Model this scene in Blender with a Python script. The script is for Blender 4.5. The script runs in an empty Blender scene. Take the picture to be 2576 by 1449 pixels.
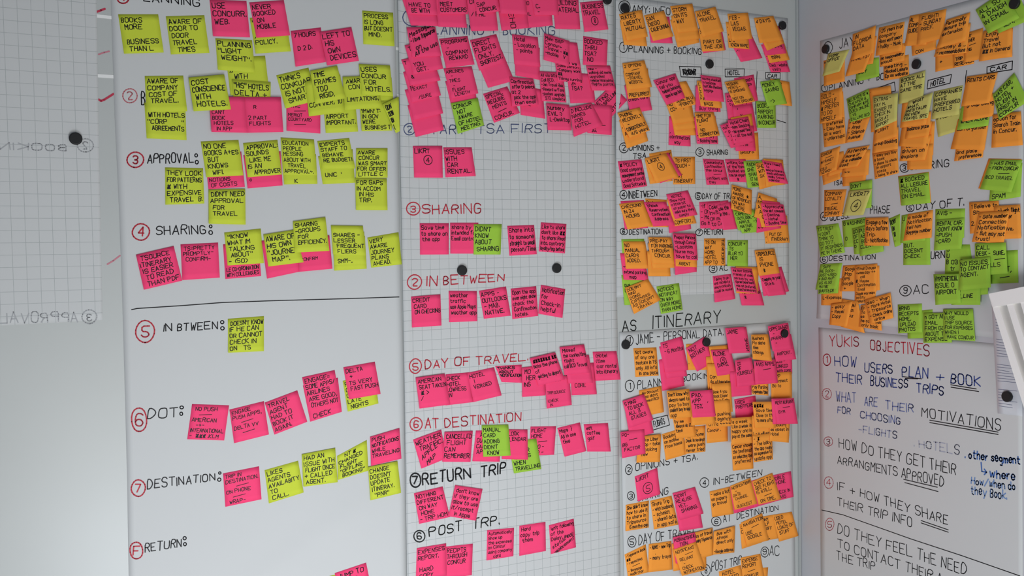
import bpy, math, random
import numpy as np

# ------------------------------------------------------------------ camera, world, lights, exposure
W_PX, H_PX = 2576, 1449
CX, CY = W_PX / 2.0, H_PX / 2.0
_a = np.array((6000 - CX, 557 - CY)); _b = np.array((170 - CX, 657 - CY))
FPX = math.sqrt(-float(_a @ _b))                       # focal length in pixels
AX = np.array((_a[0], _a[1], FPX)); AX /= np.linalg.norm(AX)      # along the long wall
AW = np.array((_b[0], _b[1], FPX)); AW /= np.linalg.norm(AW)      # into the long wall
AZ = np.cross(AX, AW)                                              # up
DIST = 2.12                                            # camera to long wall
CAMZ = 1.45
sc = bpy.context.scene
cam_d = bpy.data.cameras.new('camera'); cam = bpy.data.objects.new('camera', cam_d)
sc.collection.objects.link(cam); sc.camera = cam
cam_d.sensor_width = 36.0; cam_d.lens = FPX / W_PX * 36.0
cam_d.clip_start = 0.05
from mathutils import Matrix, Vector
ex = (AX[0], AW[0], AZ[0]); ey = (-AX[1], -AW[1], -AZ[1]); ez = (-AX[2], -AW[2], -AZ[2])
m = Matrix((ex, ey, ez)).transposed().to_4x4(); m.translation = Vector((0, -DIST, CAMZ))
cam.matrix_world = m

world = bpy.data.worlds.new('world'); sc.world = world; world.use_nodes = True
bg = world.node_tree.nodes['Background']
bg.inputs[0].default_value = (0.80, 0.88, 1.0, 1); bg.inputs[1].default_value = 0.24

def area(name, loc, target, sx, sy, power, col):
    l = bpy.data.lights.new(name, 'AREA'); l.shape = 'RECTANGLE'; l.size = sx; l.size_y = sy
    l.energy = power; l.color = col
    o = bpy.data.objects.new(name, l); sc.collection.objects.link(o); o.location = loc
    d = Vector(target) - Vector(loc); o.rotation_euler = d.to_track_quat('-Z', 'Y').to_euler()
    return o
# daylight through the low window behind the photographer
area('window_light', (0.7, -3.4, 0.45), (0.6, 0, 0.6), 2.0, 0.9, 34, (1.0, 0.985, 0.95))
area('side_fill_light', (0.22, -1.45, 0.30), (1.13, -0.35, 0.8), 0.7, 0.6, 17, (0.86, 0.92, 1.0))  # added fill below the frame, no window here; brightens the lower right-hand wall
sc.view_settings.view_transform = 'Standard'; sc.view_settings.look = 'None'
sc.view_settings.gamma = 1.0; sc.view_settings.use_curve_mapping = False
sc.view_settings.exposure = 0.0

# ------------------------------------------------------------------ projection of photo points onto the two walls
def rays(p):
    p = np.asarray(p, float).reshape(-1, 2)
    r = np.empty((len(p), 3)); r[:, 0] = p[:, 0] - CX; r[:, 1] = p[:, 1] - CY; r[:, 2] = FPX
    return np.stack((r @ AX, r @ AW, r @ AZ), 1)        # world directions
def on_main(p, h=0.0):
    r = rays(p); t = (DIST - np.asarray(h)) / r[:, 1]
    P = r * np.reshape(t, (-1, 1)); P[:, 1] -= DIST; P[:, 2] += CAMZ
    return P
CORNER = float(on_main([(2010, 760)])[0, 0])
def on_right(p, h=0.0):
    r = rays(p); t = (CORNER - np.asarray(h)) / r[:, 0]
    P = r * np.reshape(t, (-1, 1)); P[:, 1] -= DIST; P[:, 2] += CAMZ
    return P
R_MAIN = Matrix(((1, 0, 0), (0, 0, -1), (0, 1, 0)))
R_RIGHT = Matrix(((0, 0, -1), (-1, 0, 0), (0, 1, 0)))
class Wall:
    def __init__(s, proj, rot):
        s.proj = proj; s.rot = rot; s.R = np.array(rot)
    def local(s, P):            # world -> wall axes (x along the wall, y up, z out of the wall)
        return P @ s.R
    def world(s, L):
        return L @ s.R.T
MAIN = Wall(on_main, R_MAIN); RIGHT = Wall(on_right, R_RIGHT)

# ------------------------------------------------------------------ materials
def mat(name, col, rough=0.7, spec=0.25, metal=0.0):
    m = bpy.data.materials.new(name); m.use_nodes = True
    b = m.node_tree.nodes['Principled BSDF']
    b.inputs['Base Color'].default_value = (*col, 1); b.inputs['Roughness'].default_value = rough
    b.inputs['Specular IOR Level'].default_value = spec; b.inputs['Metallic'].default_value = metal
    return m
def noisy(name, col, amt, scale, rough=0.7, spec=0.25, bump=0.0, bscale=200.0):
    m = mat(name, col, rough, spec); nt = m.node_tree; b = nt.nodes['Principled BSDF']
    tc = nt.nodes.new('ShaderNodeTexCoord'); n = nt.nodes.new('ShaderNodeTexNoise')
    n.inputs['Scale'].default_value = scale; n.inputs['Detail'].default_value = 5
    nt.links.new(tc.outputs['Object'], n.inputs['Vector'])
    r = nt.nodes.new('ShaderNodeMapRange')
    r.inputs['To Min'].default_value = 1 - amt; r.inputs['To Max'].default_value = 1 + amt
    nt.links.new(n.outputs['Fac'], r.inputs['Value'])
    mx = nt.nodes.new('ShaderNodeVectorMath'); mx.operation = 'SCALE'
    mx.inputs[0].default_value = col; nt.links.new(r.outputs['Result'], mx.inputs['Scale'])
    nt.links.new(mx.outputs['Vector'], b.inputs['Base Color'])
    if bump:
        n2 = nt.nodes.new('ShaderNodeTexNoise'); n2.inputs['Scale'].default_value = bscale
        nt.links.new(tc.outputs['Object'], n2.inputs['Vector'])
        bp = nt.nodes.new('ShaderNodeBump'); bp.inputs['Strength'].default_value = bump; bp.inputs['Distance'].default_value = 0.0006
        nt.links.new(n2.outputs['Fac'], bp.inputs['Height']); nt.links.new(bp.outputs['Normal'], b.inputs['Normal'])
    return m
def grid_mat(name, col, line, phase, pitch=(0.025, 0.025), width=0.0009, strength=1.0):
    m = mat(name, col, 0.75, 0.2); nt = m.node_tree; b = nt.nodes['Principled BSDF']
    tc = nt.nodes.new('ShaderNodeTexCoord'); sp = nt.nodes.new('ShaderNodeSeparateXYZ')
    nt.links.new(tc.outputs['Object'], sp.inputs[0])
    outs = []
    for k, ax in enumerate('XY'):
        a = nt.nodes.new('ShaderNodeMath'); a.operation = 'ADD'; a.inputs[1].default_value = -phase[k] + 1000 * pitch[k]
        nt.links.new(sp.outputs[ax], a.inputs[0])
        d = nt.nodes.new('ShaderNodeMath'); d.operation = 'DIVIDE'; d.inputs[1].default_value = pitch[k]
        nt.links.new(a.outputs[0], d.inputs[0])
        f = nt.nodes.new('ShaderNodeMath'); f.operation = 'FRACT'; nt.links.new(d.outputs[0], f.inputs[0])
        pp = nt.nodes.new('ShaderNodeMath'); pp.operation = 'PINGPONG'; pp.inputs[1].default_value = 0.5
        nt.links.new(f.outputs[0], pp.inputs[0])
        l = nt.nodes.new('ShaderNodeMath'); l.operation = 'LESS_THAN'; l.inputs[1].default_value = width / pitch[k] / 2
        nt.links.new(pp.outputs[0], l.inputs[0]); outs.append(l)
    mx = nt.nodes.new('ShaderNodeMath'); mx.operation = 'MAXIMUM'
    nt.links.new(outs[0].outputs[0], mx.inputs[0]); nt.links.new(outs[1].outputs[0], mx.inputs[1])
    n = nt.nodes.new('ShaderNodeTexNoise'); n.inputs['Scale'].default_value = 60; nt.links.new(tc.outputs['Object'], n.inputs['Vector'])
    ml = nt.nodes.new('ShaderNodeMath'); ml.operation = 'MULTIPLY'
    rr = nt.nodes.new('ShaderNodeMapRange'); rr.inputs['To Min'].default_value = 0.35 * strength; rr.inputs['To Max'].default_value = 1.1 * strength
    nt.links.new(n.outputs['Fac'], rr.inputs['Value'])
    nt.links.new(mx.outputs[0], ml.inputs[0]); nt.links.new(rr.outputs['Result'], ml.inputs[1])
    mix = nt.nodes.new('ShaderNodeMix'); mix.data_type = 'RGBA'
    mix.inputs['A'].default_value = (*col, 1); mix.inputs['B'].default_value = (*line, 1)
    nt.links.new(ml.outputs[0], mix.inputs['Factor']); nt.links.new(mix.outputs['Result'], b.inputs['Base Color'])
    return m
PAPER = (0.60, 0.61, 0.605)
NOTE_COL = {'Y': (0.60, 0.69, 0.055), 'P': (1.0, 0.070, 0.205), 'O': (1.0, 0.36, 0.050), 'G': (0.36, 0.62, 0.060), 'W': (0.66, 0.62, 0.17)}
NOTE_MAT = {k: noisy('note_paper_' + n, NOTE_COL[k], 0.04, 30, 0.75, 0.15, 0.15, 350) for k, n in
            (('Y', 'yellow'), ('P', 'pink'), ('O', 'orange'), ('G', 'green'), ('W', 'pale_yellow'))}
NOTE_NAME = {'Y': 'yellow', 'P': 'pink', 'O': 'orange', 'G': 'green', 'W': 'pale yellow'}
INK = {'K': (0.012, 0.012, 0.014), 'R': (0.50, 0.035, 0.055), 'R2': (0.55, 0.17, 0.19), 'B': (0.08, 0.10, 0.20), 'T': (0.01, 0.01, 0.012),
       'T2': (0.012, 0.014, 0.013), 'N': (0.045, 0.075, 0.26), 'N2': (0.16, 0.20, 0.40), 'N3': (0.27, 0.30, 0.44), 'N4': (0.40, 0.42, 0.50),
       'U': (0.06, 0.15, 0.42), 'U2': (0.16, 0.27, 0.52), 'M': (0.40, 0.41, 0.42), 'RED': (0.52, 0.045, 0.085), 'RP': (0.58, 0.22, 0.27)}
INK_MAT = {k: mat('ink_' + k.lower(), v, 0.5, 0.2) for k, v in INK.items()}
INK_W = {'K': 2.3, 'R': 3.0, 'R2': 2.4, 'B': 2.6, 'T': 4.0, 'T2': 3.1, 'N': 3.2, 'N2': 3.0, 'N3': 3.0, 'N4': 3.0, 'U': 3.4, 'U2': 3.0, 'M': 2.2, 'RED': 4.4, 'RP': 3.2}
INK_NAME = {'K': 'black', 'R': 'red', 'R2': 'pale red', 'B': 'navy blue', 'T': 'thick black', 'T2': 'thick black', 'N': 'dark blue', 'N2': 'washed blue',
            'N3': 'pale blue', 'N4': 'very pale grey', 'U': 'blue', 'U2': 'light blue', 'M': 'faint grey', 'RED': 'red', 'RP': 'pink'}

# ------------------------------------------------------------------ objects
def link(name, verts, faces, material, wall=None, parent=None, origin=None, smooth=False):
    """verts are world points; the mesh is stored about its own origin in the axes of its wall"""
    V = np.asarray(verts, float).reshape(-1, 3)
    me = bpy.data.meshes.new(name); o = bpy.data.objects.new(name, me); sc.collection.objects.link(o)
    R = wall.R if wall else np.eye(3)
    org = np.asarray(origin, float) if origin is not None else V.mean(0)
    L = (V - org) @ R
    me.from_pydata(L.tolist(), [], faces)
    for mt in (material if isinstance(material, (list, tuple)) else [material]): me.materials.append(mt)
    if smooth:
        for p in me.polygons: p.use_smooth = True
    M = Matrix(R.tolist()).to_4x4(); M.translation = Vector(org)
    if parent is not None:
        o.parent = parent; o.matrix_local = MW[parent.name].inverted() @ M
    else:
        o.matrix_world = M
    MW[o.name] = M
    return o
MW = {}
def tag(o, label, cat, group=None, kind=None):
    if label: o['label'] = label
    if cat: o['category'] = cat
    if group: o['group'] = group
    if kind: o['kind'] = kind
    return o
def box_vf(x0, x1, y0, y1, z0, z1):
    v = [(x, y, z) for x in (x0, x1) for y in (y0, y1) for z in (z0, z1)]
    f = [(0, 1, 3, 2), (4, 6, 7, 5), (0, 4, 5, 1), (2, 3, 7, 6), (0, 2, 6, 4), (1, 5, 7, 3)]
    return v, f

# ------------------------------------------------------------------ hand lettering: single-stroke glyphs on a 4 x 8 grid, baseline 2
GL = {}
for ln in '''A 02 28 42/14 34
B 02 08 28 37 36 25 05 25 34 33 22 02
C 47 38 18 07 03 12 32 43
D 02 08 28 46 44 22 02
E 48 08 02 42/05 35
F 48 08 02/05 35
G 47 38 18 07 03 12 32 43 45 25
H 02 08/42 48/05 45
I 02 08
J 38 33 22 12 03
K 02 08/48 05 42
L 08 02 42
M 02 08 25 48 42
N 02 08 42 48
O 18 07 03 12 32 43 47 38 18
P 02 08 38 47 46 35 05
Q 18 07 03 12 32 43 47 38 18/24 42
R 02 08 38 47 46 35 05/25 42
S 47 38 18 07 06 15 35 44 43 32 12 03
T 08 48/28 22
U 08 03 12 32 43 48
V 08 22 48
W 08 12 26 32 48
X 08 42/48 02
Y 08 25 48/25 22
Z 08 48 02 42
0 18 07 03 12 32 43 47 38 18
1 17 28 22
2 07 18 38 47 46 02 42
3 07 18 38 47 46 35 15 35 44 43 32 12 03
4 32 38 04 44
5 48 08 05 35 44 43 32 12 03
6 47 38 18 06 03 12 32 43 44 35 15 04
7 08 48 12
8 25 16 17 28 37 36 25 14 13 22 33 34 25
9 03 12 32 44 47 38 18 07 06 15 35 46
a 35 26 16 05 03 12 22 34/36 32
b 08 02/05 16 26 35 33 22 12 03
c 35 26 16 05 03 12 22 33
d 38 32/35 26 16 05 03 12 22 33
e 04 34 35 26 16 05 03 12 22 33
f 37 28 17 12/06 26
g 36 30 20 10/35 26 16 05 04 13 23 34
h 08 02/05 16 26 35 32
i 06 02/07 08
j 16 11 00/17 18
k 08 02/36 04 32
l 08 02
m 06 02/05 16 25 22/25 36 45 42
n 06 02/05 16 26 35 32
o 16 05 03 12 22 33 35 26 16
p 06 00/05 16 26 35 33 22 12 03
q 36 30/35 26 16 05 03 12 22 33
r 06 02/04 16 26
s 35 26 16 05 14 24 33 22 12 03
t 18 13 22 32/06 36
u 06 03 12 22 34/36 32
v 06 22 46
w 06 12 25 32 46
x 06 32/36 02
y 06 22/46 10
z 06 36 02 32
. 02 03
, 13 01
: 03 04/06 07
' 08 06
" 08 06/28 26
! 08 04/02 03
? 07 18 38 47 36 24/22 23
- 05 35
+ 05 45/27 23
= 04 34/06 36
/ 02 48
( 28 16 14 22
) 08 26 24 02
% 02 48/07 17 18 08 07/32 42 43 33 32
& 42 16 17 28 37 36 04 03 12 22 44
* 12 28 42 06 46 12
# 02 48 12 47 06 46 04 43 02 42 18 32
~ 05 16 24 35 45
> 08 45 02
[ 28 08 02 22
} 08 18 16 25 14 12 02'''.split('\n'):
    ch, rest = ln[0], ln[2:]
    st = [[(int(p[0]), int(p[1]) - 2) for p in s.split()] for s in rest.split('/')]
    GL[ch] = (st, max(p[0] for s in st for p in s))
CURVY = set('BCDGJOPQRSU0235689abcdefghmnopqrstuy~&')
def chaikin(s):
    if len(s) < 3: return s
    o = [s[0]]
    for a, b in zip(s[:-1], s[1:]):
        o.append((a[0] * .75 + b[0] * .25, a[1] * .75 + b[1] * .25)); o.append((a[0] * .25 + b[0] * .75, a[1] * .25 + b[1] * .75))
    o.append(s[-1]); return o
def text_strokes(txt, rnd, jit=0.25, smooth=False):
    """strokes of one line; units: cap height 6, baseline 0; returns strokes, width"""
    x = 0.0; out = []
    for ch in txt:
        if ch == ' ': x += 2.7; continue
        g = GL.get(ch) or GL['-']
        sh = rnd.uniform(-.06, .10); dy = rnd.uniform(-jit, jit) * 1.6; sxx = rnd.uniform(.88, 1.08); syy = rnd.uniform(.9, 1.08)
        for s in g[0]:
            q = [(x + (px * sxx + sh * py) + rnd.uniform(-jit, jit) * .5, py * syy + dy + rnd.uniform(-jit, jit) * .7) for px, py in s]
            if smooth and ch in CURVY: q = chaikin(q)
            out.append(q)
        x += g[1] * sxx + (1.55 if ch not in ".,:'" else 1.3)
    return out, max(x - 1.5, .5)
def circle_stroke(cx, cy, rx, ry, rnd, n=18):
    a0 = rnd.uniform(1.2, 1.9); w = rnd.uniform(-.06, .06)
    return [(cx + rx * (1 + w * math.sin(2 * t)) * math.cos(a0 + t), cy + ry * (1 + w * math.cos(2 * t)) * math.sin(a0 + t)) for t in [i / n * (2 * math.pi + .15) for i in range(n + 1)]]

def ribbon(strokes, width):
    """strokes: list of Nx3 arrays in wall axes (z = out). returns verts, faces of flat ribbons facing out"""
    V = []; F = []
    hw = width / 2
    for s in strokes:
        s = np.asarray(s, float)
        if len(s) < 2: continue
        for a, b in zip(s[:-1], s[1:]):
            d = b - a; L = math.hypot(d[0], d[1])
            if L < 1e-6: continue
            t = d / L; n = np.array((-t[1], t[0], 0)); e = t * hw * .8
            k = len(V)
            V += [a - e * .55 - n * hw * .8, a - e - n * 0.0, a - e * .55 + n * hw * .8, a + n * hw, b + n * hw, b + e * .55 + n * hw * .8, b + e, b + e * .55 - n * hw * .8, b - n * hw, a - n * hw]
            F.append((k, k + 9, k + 8, k + 7, k + 6, k + 5, k + 4, k + 3, k + 2, k + 1))
    return V, F

# ------------------------------------------------------------------ sheets: (left edge, right edge) as photo polylines
def edge_at(pl, y):
    return np.interp(y, [p[1] for p in pl], [p[0] for p in pl])
class Sheet:
    def __init__(s, wall, tl, tr, bl, br, left, right, z=0.0008, hf=None, nu=40, nv=48):
        s.wall = wall; s.z = z; s.hf = hf
        U, Vv = np.meshgrid(np.linspace(0, 1, nu + 1), np.linspace(0, 1, nv + 1)); U = U.ravel(); Vv = Vv.ravel()
        yl = tl[1] + (bl[1] - tl[1]) * Vv; yr = tr[1] + (br[1] - tr[1]) * Vv
        xl = edge_at(left, yl); xr = edge_at(right, yr)
        px = np.stack((xl + (xr - xl) * U, yl + (yr - yl) * U), 1)
        s.h = s.height(px)
        s.P = wall.proj(px, s.h); s.nu = nu; s.nv = nv
    def height(s, px):
        px = np.asarray(px, float).reshape(-1, 2)
        h = np.full(len(px), s.z)
        return h + s.hf(px) if s.hf else h
    def build(s, name, material, label, cat, group):
        n = (s.nu + 1) * (s.nv + 1); w = s.nu + 1
        top = s.P; nrm = s.wall.R[:, 2]; bot = top - nrm * 0.0004
        F = []
        for j in range(s.nv):
            for i in range(s.nu):
                a = j * w + i; F.append((a, a + w, a + w + 1, a + 1)); F.append((n + a, n + a + 1, n + a + w + 1, n + a + w))
        rim = [i for i in range(w)] + [j * w + s.nu for j in range(1, s.nv + 1)] + [s.nv * w + i for i in range(s.nu - 1, -1, -1)] + [j * w for j in range(s.nv - 1, 0, -1)]
        for a, b in zip(rim, rim[1:] + rim[:1]): F.append((a, b, n + b, n + a))
        s.org = np.array(top.mean(0))
        s.o = link(name, np.vstack((top, bot)), F, material, s.wall, origin=s.org, smooth=False)
        for p in s.o.data.polygons: p.use_smooth = len(p.vertices) == 4 and abs(p.normal[2]) > .5
        tag(s.o, label, cat, group)
        return s.o

def sheet_writing(sheet, lines, seed):
    rnd = random.Random(seed)
    for ln in lines:
        f = ln.split(';'); ink = f[0]; q = [float(v) for v in f[1].split()]; txt = f[2]; name = f[3] if len(f) > 3 else 'heading'
        px_strokes = []
        if len(q) == 4:
            px_strokes.append(circle_stroke(q[0], q[1], q[2], q[3], rnd))
            if txt:
                st, w = text_strokes(txt.strip(), rnd, .25, True); k = q[3] * 1.05 / 6
                kx = min(k, q[2] * 1.0 / max(w, 3)) * (-1 if ink == 'M' else 1)
                px_strokes += [[(q[0] + (x - w / 2) * kx, q[1] - (y - 3) * k) for x, y in s] for s in st]
        else:
            box = name == 'boxed_word'; scr = txt.startswith('#')
            t = txt.lstrip('#')
            st, w = text_strokes(t, rnd, .22, True)
            quad = np.array(q).reshape(4, 2)
            def bl(u, v): return quad[0] * (1 - u) * (1 - v) + quad[1] * u * (1 - v) + quad[2] * u * v + quad[3] * (1 - u) * v
            for s in st:
                o = []
                for x, y in s:
                    u = x / w; v = 1 - y / 6
                    if ink == 'M': u = 1 - u
                    if box: u = .14 + .62 * u; v = .22 + .56 * v
                    o.append(tuple(bl(u, v)))
                px_strokes.append(o)
            if box:
                c = [tuple(bl(u, v)) for u, v in ((0, 0), (1, .02), (.99, 1), (.01, .98), (0, -.02))]; px_strokes.append(c)
            if scr:
                for k in range(3): px_strokes.append([tuple(bl(.12 + .1 * i + .02 * k, .3 + .45 * ((i + k) % 2))) for i in range(7)])
        lab = None
        low = txt.strip('#').strip()
        if low and not any(b in low.upper() for b in ('YUKI', 'AMY', 'JAMIE', 'JAY', 'TSA')):
            lab = INK_NAME[ink] + (' circled ' if len(q) == 4 else ' lettering ') + low.rstrip('.:').strip()
        else:
            lab = INK_NAME[ink] + ' hand lettering' if len(q) > 4 else INK_NAME[ink] + ' circle'
        px_part(sheet, name, px_strokes, ink, lab)
def px_part(sheet, name, px_strokes, ink, lab=None, width=None):
    off = 0.00025
    S = []
    for s in px_strokes:
        s = np.asarray(s, float)
        if len(s) == 2:      # follow the paper between far ends
            n = max(2, int(np.linalg.norm(s[1] - s[0]) / 25) + 1); s = np.stack([s[0] + (s[1] - s[0]) * t for t in np.linspace(0, 1, n)])
        S.append(sheet.wall.local(sheet.wall.proj(s, sheet.height(s) + off)))
    V, F = ribbon(S, (width or INK_W[ink]) * .001)
    o = link(name, sheet.wall.world(np.array(V)), F, INK_MAT[ink], sheet.wall, sheet.o)
    if lab: o['label'] = lab
    return o

# ------------------------------------------------------------------ sticky notes
BRANDS = {'CONCUR', 'CONKUR', 'CONCURR', 'SAP', 'TS', 'BCD', 'DELTA', 'KLM', 'AMERICAN', 'TRIPSOURCE', 'GOOGLE', 'APPLE', 'AVIS', 'IPAD', 'OPPEGAARD', 'AMY', 'JAMIE',
          'JAY', 'AIRMAX', 'TSA', 'TSOURCE', 'LIBERTY', 'OUTLOOK', 'OUTLOOKS', 'MERIOT', 'COURTYARD', 'ALLIANZ', 'SCHMIDT', 'ANDROID', 'ADNS', 'CONKUAR', 'NURSE', 'MOB'}
NG = 6
def curl_fn(prm):
    lift, tw, start = prm
    def c(u, v):
        t = np.clip((v - start) / (1 - start), 0, 1)
        return lift * t * t * (1 + tw * (u - .5))
    return c
def inv_quad(q, P):
    """approximate (u, v) of points in the quad, by two Newton rounds"""
    u = np.full(len(P), .5); v = np.full(len(P), .5)
    for _ in range(4):
        f = (q[0] * ((1 - u) * (1 - v))[:, None] + q[1] * (u * (1 - v))[:, None] + q[2] * (u * v)[:, None] + q[3] * ((1 - u) * v)[:, None]) - P
        du = (q[1] - q[0]) * (1 - v)[:, None] + (q[2] - q[3]) * v[:, None]
        dv = (q[3] - q[0]) * (1 - u)[:, None] + (q[2] - q[1]) * u[:, None]
        det = du[:, 0] * dv[:, 1] - du[:, 1] * dv[:, 0]; det[np.abs(det) < 1e-9] = 1e-9
        u = u - (f[:, 0] * dv[:, 1] - f[:, 1] * dv[:, 0]) / det; v = v - (du[:, 0] * f[:, 1] - du[:, 1] * f[:, 0]) / det
        u = np.clip(u, -1, 2); v = np.clip(v, -1, 2)
    return u, v
GU, GV = [a.ravel() for a in np.meshgrid(np.linspace(0, 1, NG + 1), np.linspace(0, 1, NG + 1))]
def bil(q, u, v):
    u = np.asarray(u)[:, None]; v = np.asarray(v)[:, None]
    return q[0] * (1 - u) * (1 - v) + q[1] * u * (1 - v) + q[2] * u * v + q[3] * (1 - u) * v

PLACED = []                 # (wall, quad px, base, curl)
USED = {}
def auto_label(col, lines, place):
    words = []
    for l in lines:
        for w in l.replace('&', ' ').replace('_', ' ').replace('@', ' ').replace('#', ' ').replace('/', ' ').split():
            w2 = w.strip('.,:;!?"\'-~()*+=>[]}^')
            if len(w2) < 2 and not w2.isdigit() and w2 not in ('I', 'a'): continue
            if w2.upper() in BRANDS or w2.upper().rstrip('S') in BRANDS: continue
            words.append(w2)
    room = 15 - len(col.split()) - 3 - len(place.split())
    return '%s sticky note reading %s %s' % (col, ' '.join(words[:max(2, room)]), place)
def note_strokes(lines, rnd):
    """strokes in note units (u right, v down, both 0..1) and cap height"""
    n = max(len(lines), 1); pitch = min(.215, .92 / n); cap = pitch * .66
    out = []
    for i, ln in enumerate(lines):
        side = None
        k = ln.find('&')
        if k >= 0 and k + 1 < len(ln) and ln[k + 1].isalpha(): side = ln[k + 1:]; ln = ln[:k].rstrip()
        base = .05 + pitch * (i + .84)
        body = ln.strip(); ind = len(ln) - len(ln.lstrip(' '))
        if side:
            st, w = text_strokes(side, rnd); kk = min(.14 / 6, .86 / w)
            out += [[(.84 + (6 - y) * -.018 + .10, .92 - x * kk) for x, y in s] for s in st]
        if not body: continue
        if body == '_' or body.startswith('_') and len(body) == 1:
            x0 = .12 + ind * .055; out.append([(x0, base - cap * .3), (min(.94, x0 + .34), base - cap * .55)]); continue
        if body.startswith('@') and body[1:2].isdigit() or (body.startswith('@') and len(body) == 2):
            r = .22 if n <= 2 else .15; cy = base if n > 2 else .62; cx = .5
            out.append(circle_stroke(cx, cy, r * .95, r, rnd)); st, w = text_strokes(body[1:], rnd, .2, True); kk = r * 1.05 / 6
            out += [[(cx + (x - w / 2) * kk, cy - (y - 3) * kk) for x, y in s] for s in st]; continue
        slant = 0.0
        if ln.startswith('/') and len(ln) > 1: slant = -.42; ln = ln[1:]; body = ln.strip(); ind = len(ln) - len(ln.lstrip(' '))
        if body.startswith('^'):
            st, w = text_strokes(body[1:], rnd)
            out += [[(.34 + y * .03, .95 - x * .035) for x, y in s] for s in st]; continue
        if body.startswith('_'): out.append([(.5, base + .02), (.9, base - .02)]); body = body[1:]
        body = body.replace('@', 'O')
        st, w = text_strokes(body, rnd)
        kk = cap / 6; x0 = .055 + ind * .034; room = .945 - x0
        kx = kk * 1.02
        if w * kx > room: kx = max(room / w, kk * .52)
        if w * kx > room: x0 = max(.03, .97 - w * kx)
        drift = rnd.uniform(-.02, .01)
        out += [[(x0 + x * kx, base - y * kk + (slant + drift) * x * kx + (0.10 if slant else 0)) for x, y in s] for s in st]
    return out, cap
def place_notes(wall, text, under, group, seed, zmin=0.0):
    rnd = random.Random(seed); place = ''
    for ln in text.strip('\n').split('\n'):
        if ln.startswith('##'): place = ln[2:].strip(); continue
        f = ln.split(';'); c = f[0]; q = np.array([float(v) for v in f[1].split()]).reshape(4, 2)
        lines = f[2].split('|') if f[2] else []
        label = f[3] if len(f) > 3 and f[3] else auto_label(NOTE_NAME[c], lines, place)
        prm = (rnd.uniform(.0008, .0032), rnd.uniform(-.8, .8), rnd.uniform(.2, .45)); cf = curl_fn(prm)
        px = bil(q, GU, GV); cz = cf(GU, GV)
        base = 0.0
        for sh in under:
            base = max(base, float((sh.height(px) - cz * 0).max()) + .0003)
        lo, hi = q.min(0), q.max(0)
        for (w2, q2, b2, c2) in PLACED:
            if w2 is not wall or (q2.min(0) > hi).any() or (q2.max(0) < lo).any(): continue
            u, v = inv_quad(q2, px); ins = (u > -.02) & (u < 1.02) & (v > -.02) & (v < 1.02)
            if ins.any():
                base = max(base, float((b2 + c2(u[ins].clip(0, 1), v[ins].clip(0, 1)) - cz[ins]).max()) + .00045)
            px2 = bil(q2, GU, GV); u, v = inv_quad(q, px2); ins = (u > -.02) & (u < 1.02) & (v > -.02) & (v < 1.02)
            if ins.any():
                base = max(base, float((b2 + c2(GU[ins], GV[ins]) - cf(u[ins].clip(0, 1), v[ins].clip(0, 1))).max()) + .00045)
        PLACED.append((wall, q, base, cf))
        P = wall.proj(px, base + cz); nrm = wall.R[:, 2]
        n = len(P); w = NG + 1; F = []
        for j in range(NG):
            for i in range(NG):
                a = j * w + i; F.append((a, a + w, a + w + 1, a + 1)); F.append((n + a, n + a + 1, n + a + w + 1, n + a + w))
        rim = list(range(w)) + [j * w + NG for j in range(1, w)] + [NG * w + i for i in range(NG - 1, -1, -1)] + [j * w for j in range(NG - 1, 0, -1)]
        for a, b in zip(rim, rim[1:] + rim[:1]): F.append((a, b, n + b, n + a))
        nm = NOTE_NAME[c].replace(' ', '_') + '_sticky_note'
        o = link(nm, np.vstack((P, P - nrm * .00018)), F, NOTE_MAT[c], wall, origin=P.mean(0))
        for p in o.data.polygons: p.use_smooth = abs(p.normal[2]) > .5
        USED[label] = USED.get(label, 0) + 1
        tag(o, label, 'sticky note', group)
        st, cap = note_strokes(lines, rnd)
        if st:
            S = []
            for s in st:
                a = np.array(s); a = a.clip(.01, .99); pp = bil(q, a[:, 0], a[:, 1])
                S.append(wall.local(wall.proj(pp, base + cf(a[:, 0], a[:, 1]) + .00022)))
            size = np.linalg.norm(P[NG] - P[0])
            V, Fc = ribbon(S, min(.0019, max(.0012, cap * .075 * .19)))
            if V: link('handwriting', wall.world(np.array(V)), Fc, INK_MAT['K'], wall, o)
def top_height(wall, px, under):
    h = max(float(sh.height(np.array([px])).max()) for sh in under) if under else 0.0
    for (w2, q2, b2, c2) in PLACED:
        if w2 is not wall: continue
        ang = np.linspace(0, 6.283, 9); pts = np.array([px] + [(px[0] + 11 * math.cos(t), px[1] + 13 * math.sin(t)) for t in ang])
        u, v = inv_quad(q2, pts); ins = (u > 0) & (u < 1) & (v > 0) & (v < 1)
        if ins.any(): h = max(h, float((b2 + c2(u[ins], v[ins])).max()))
    return h

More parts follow.
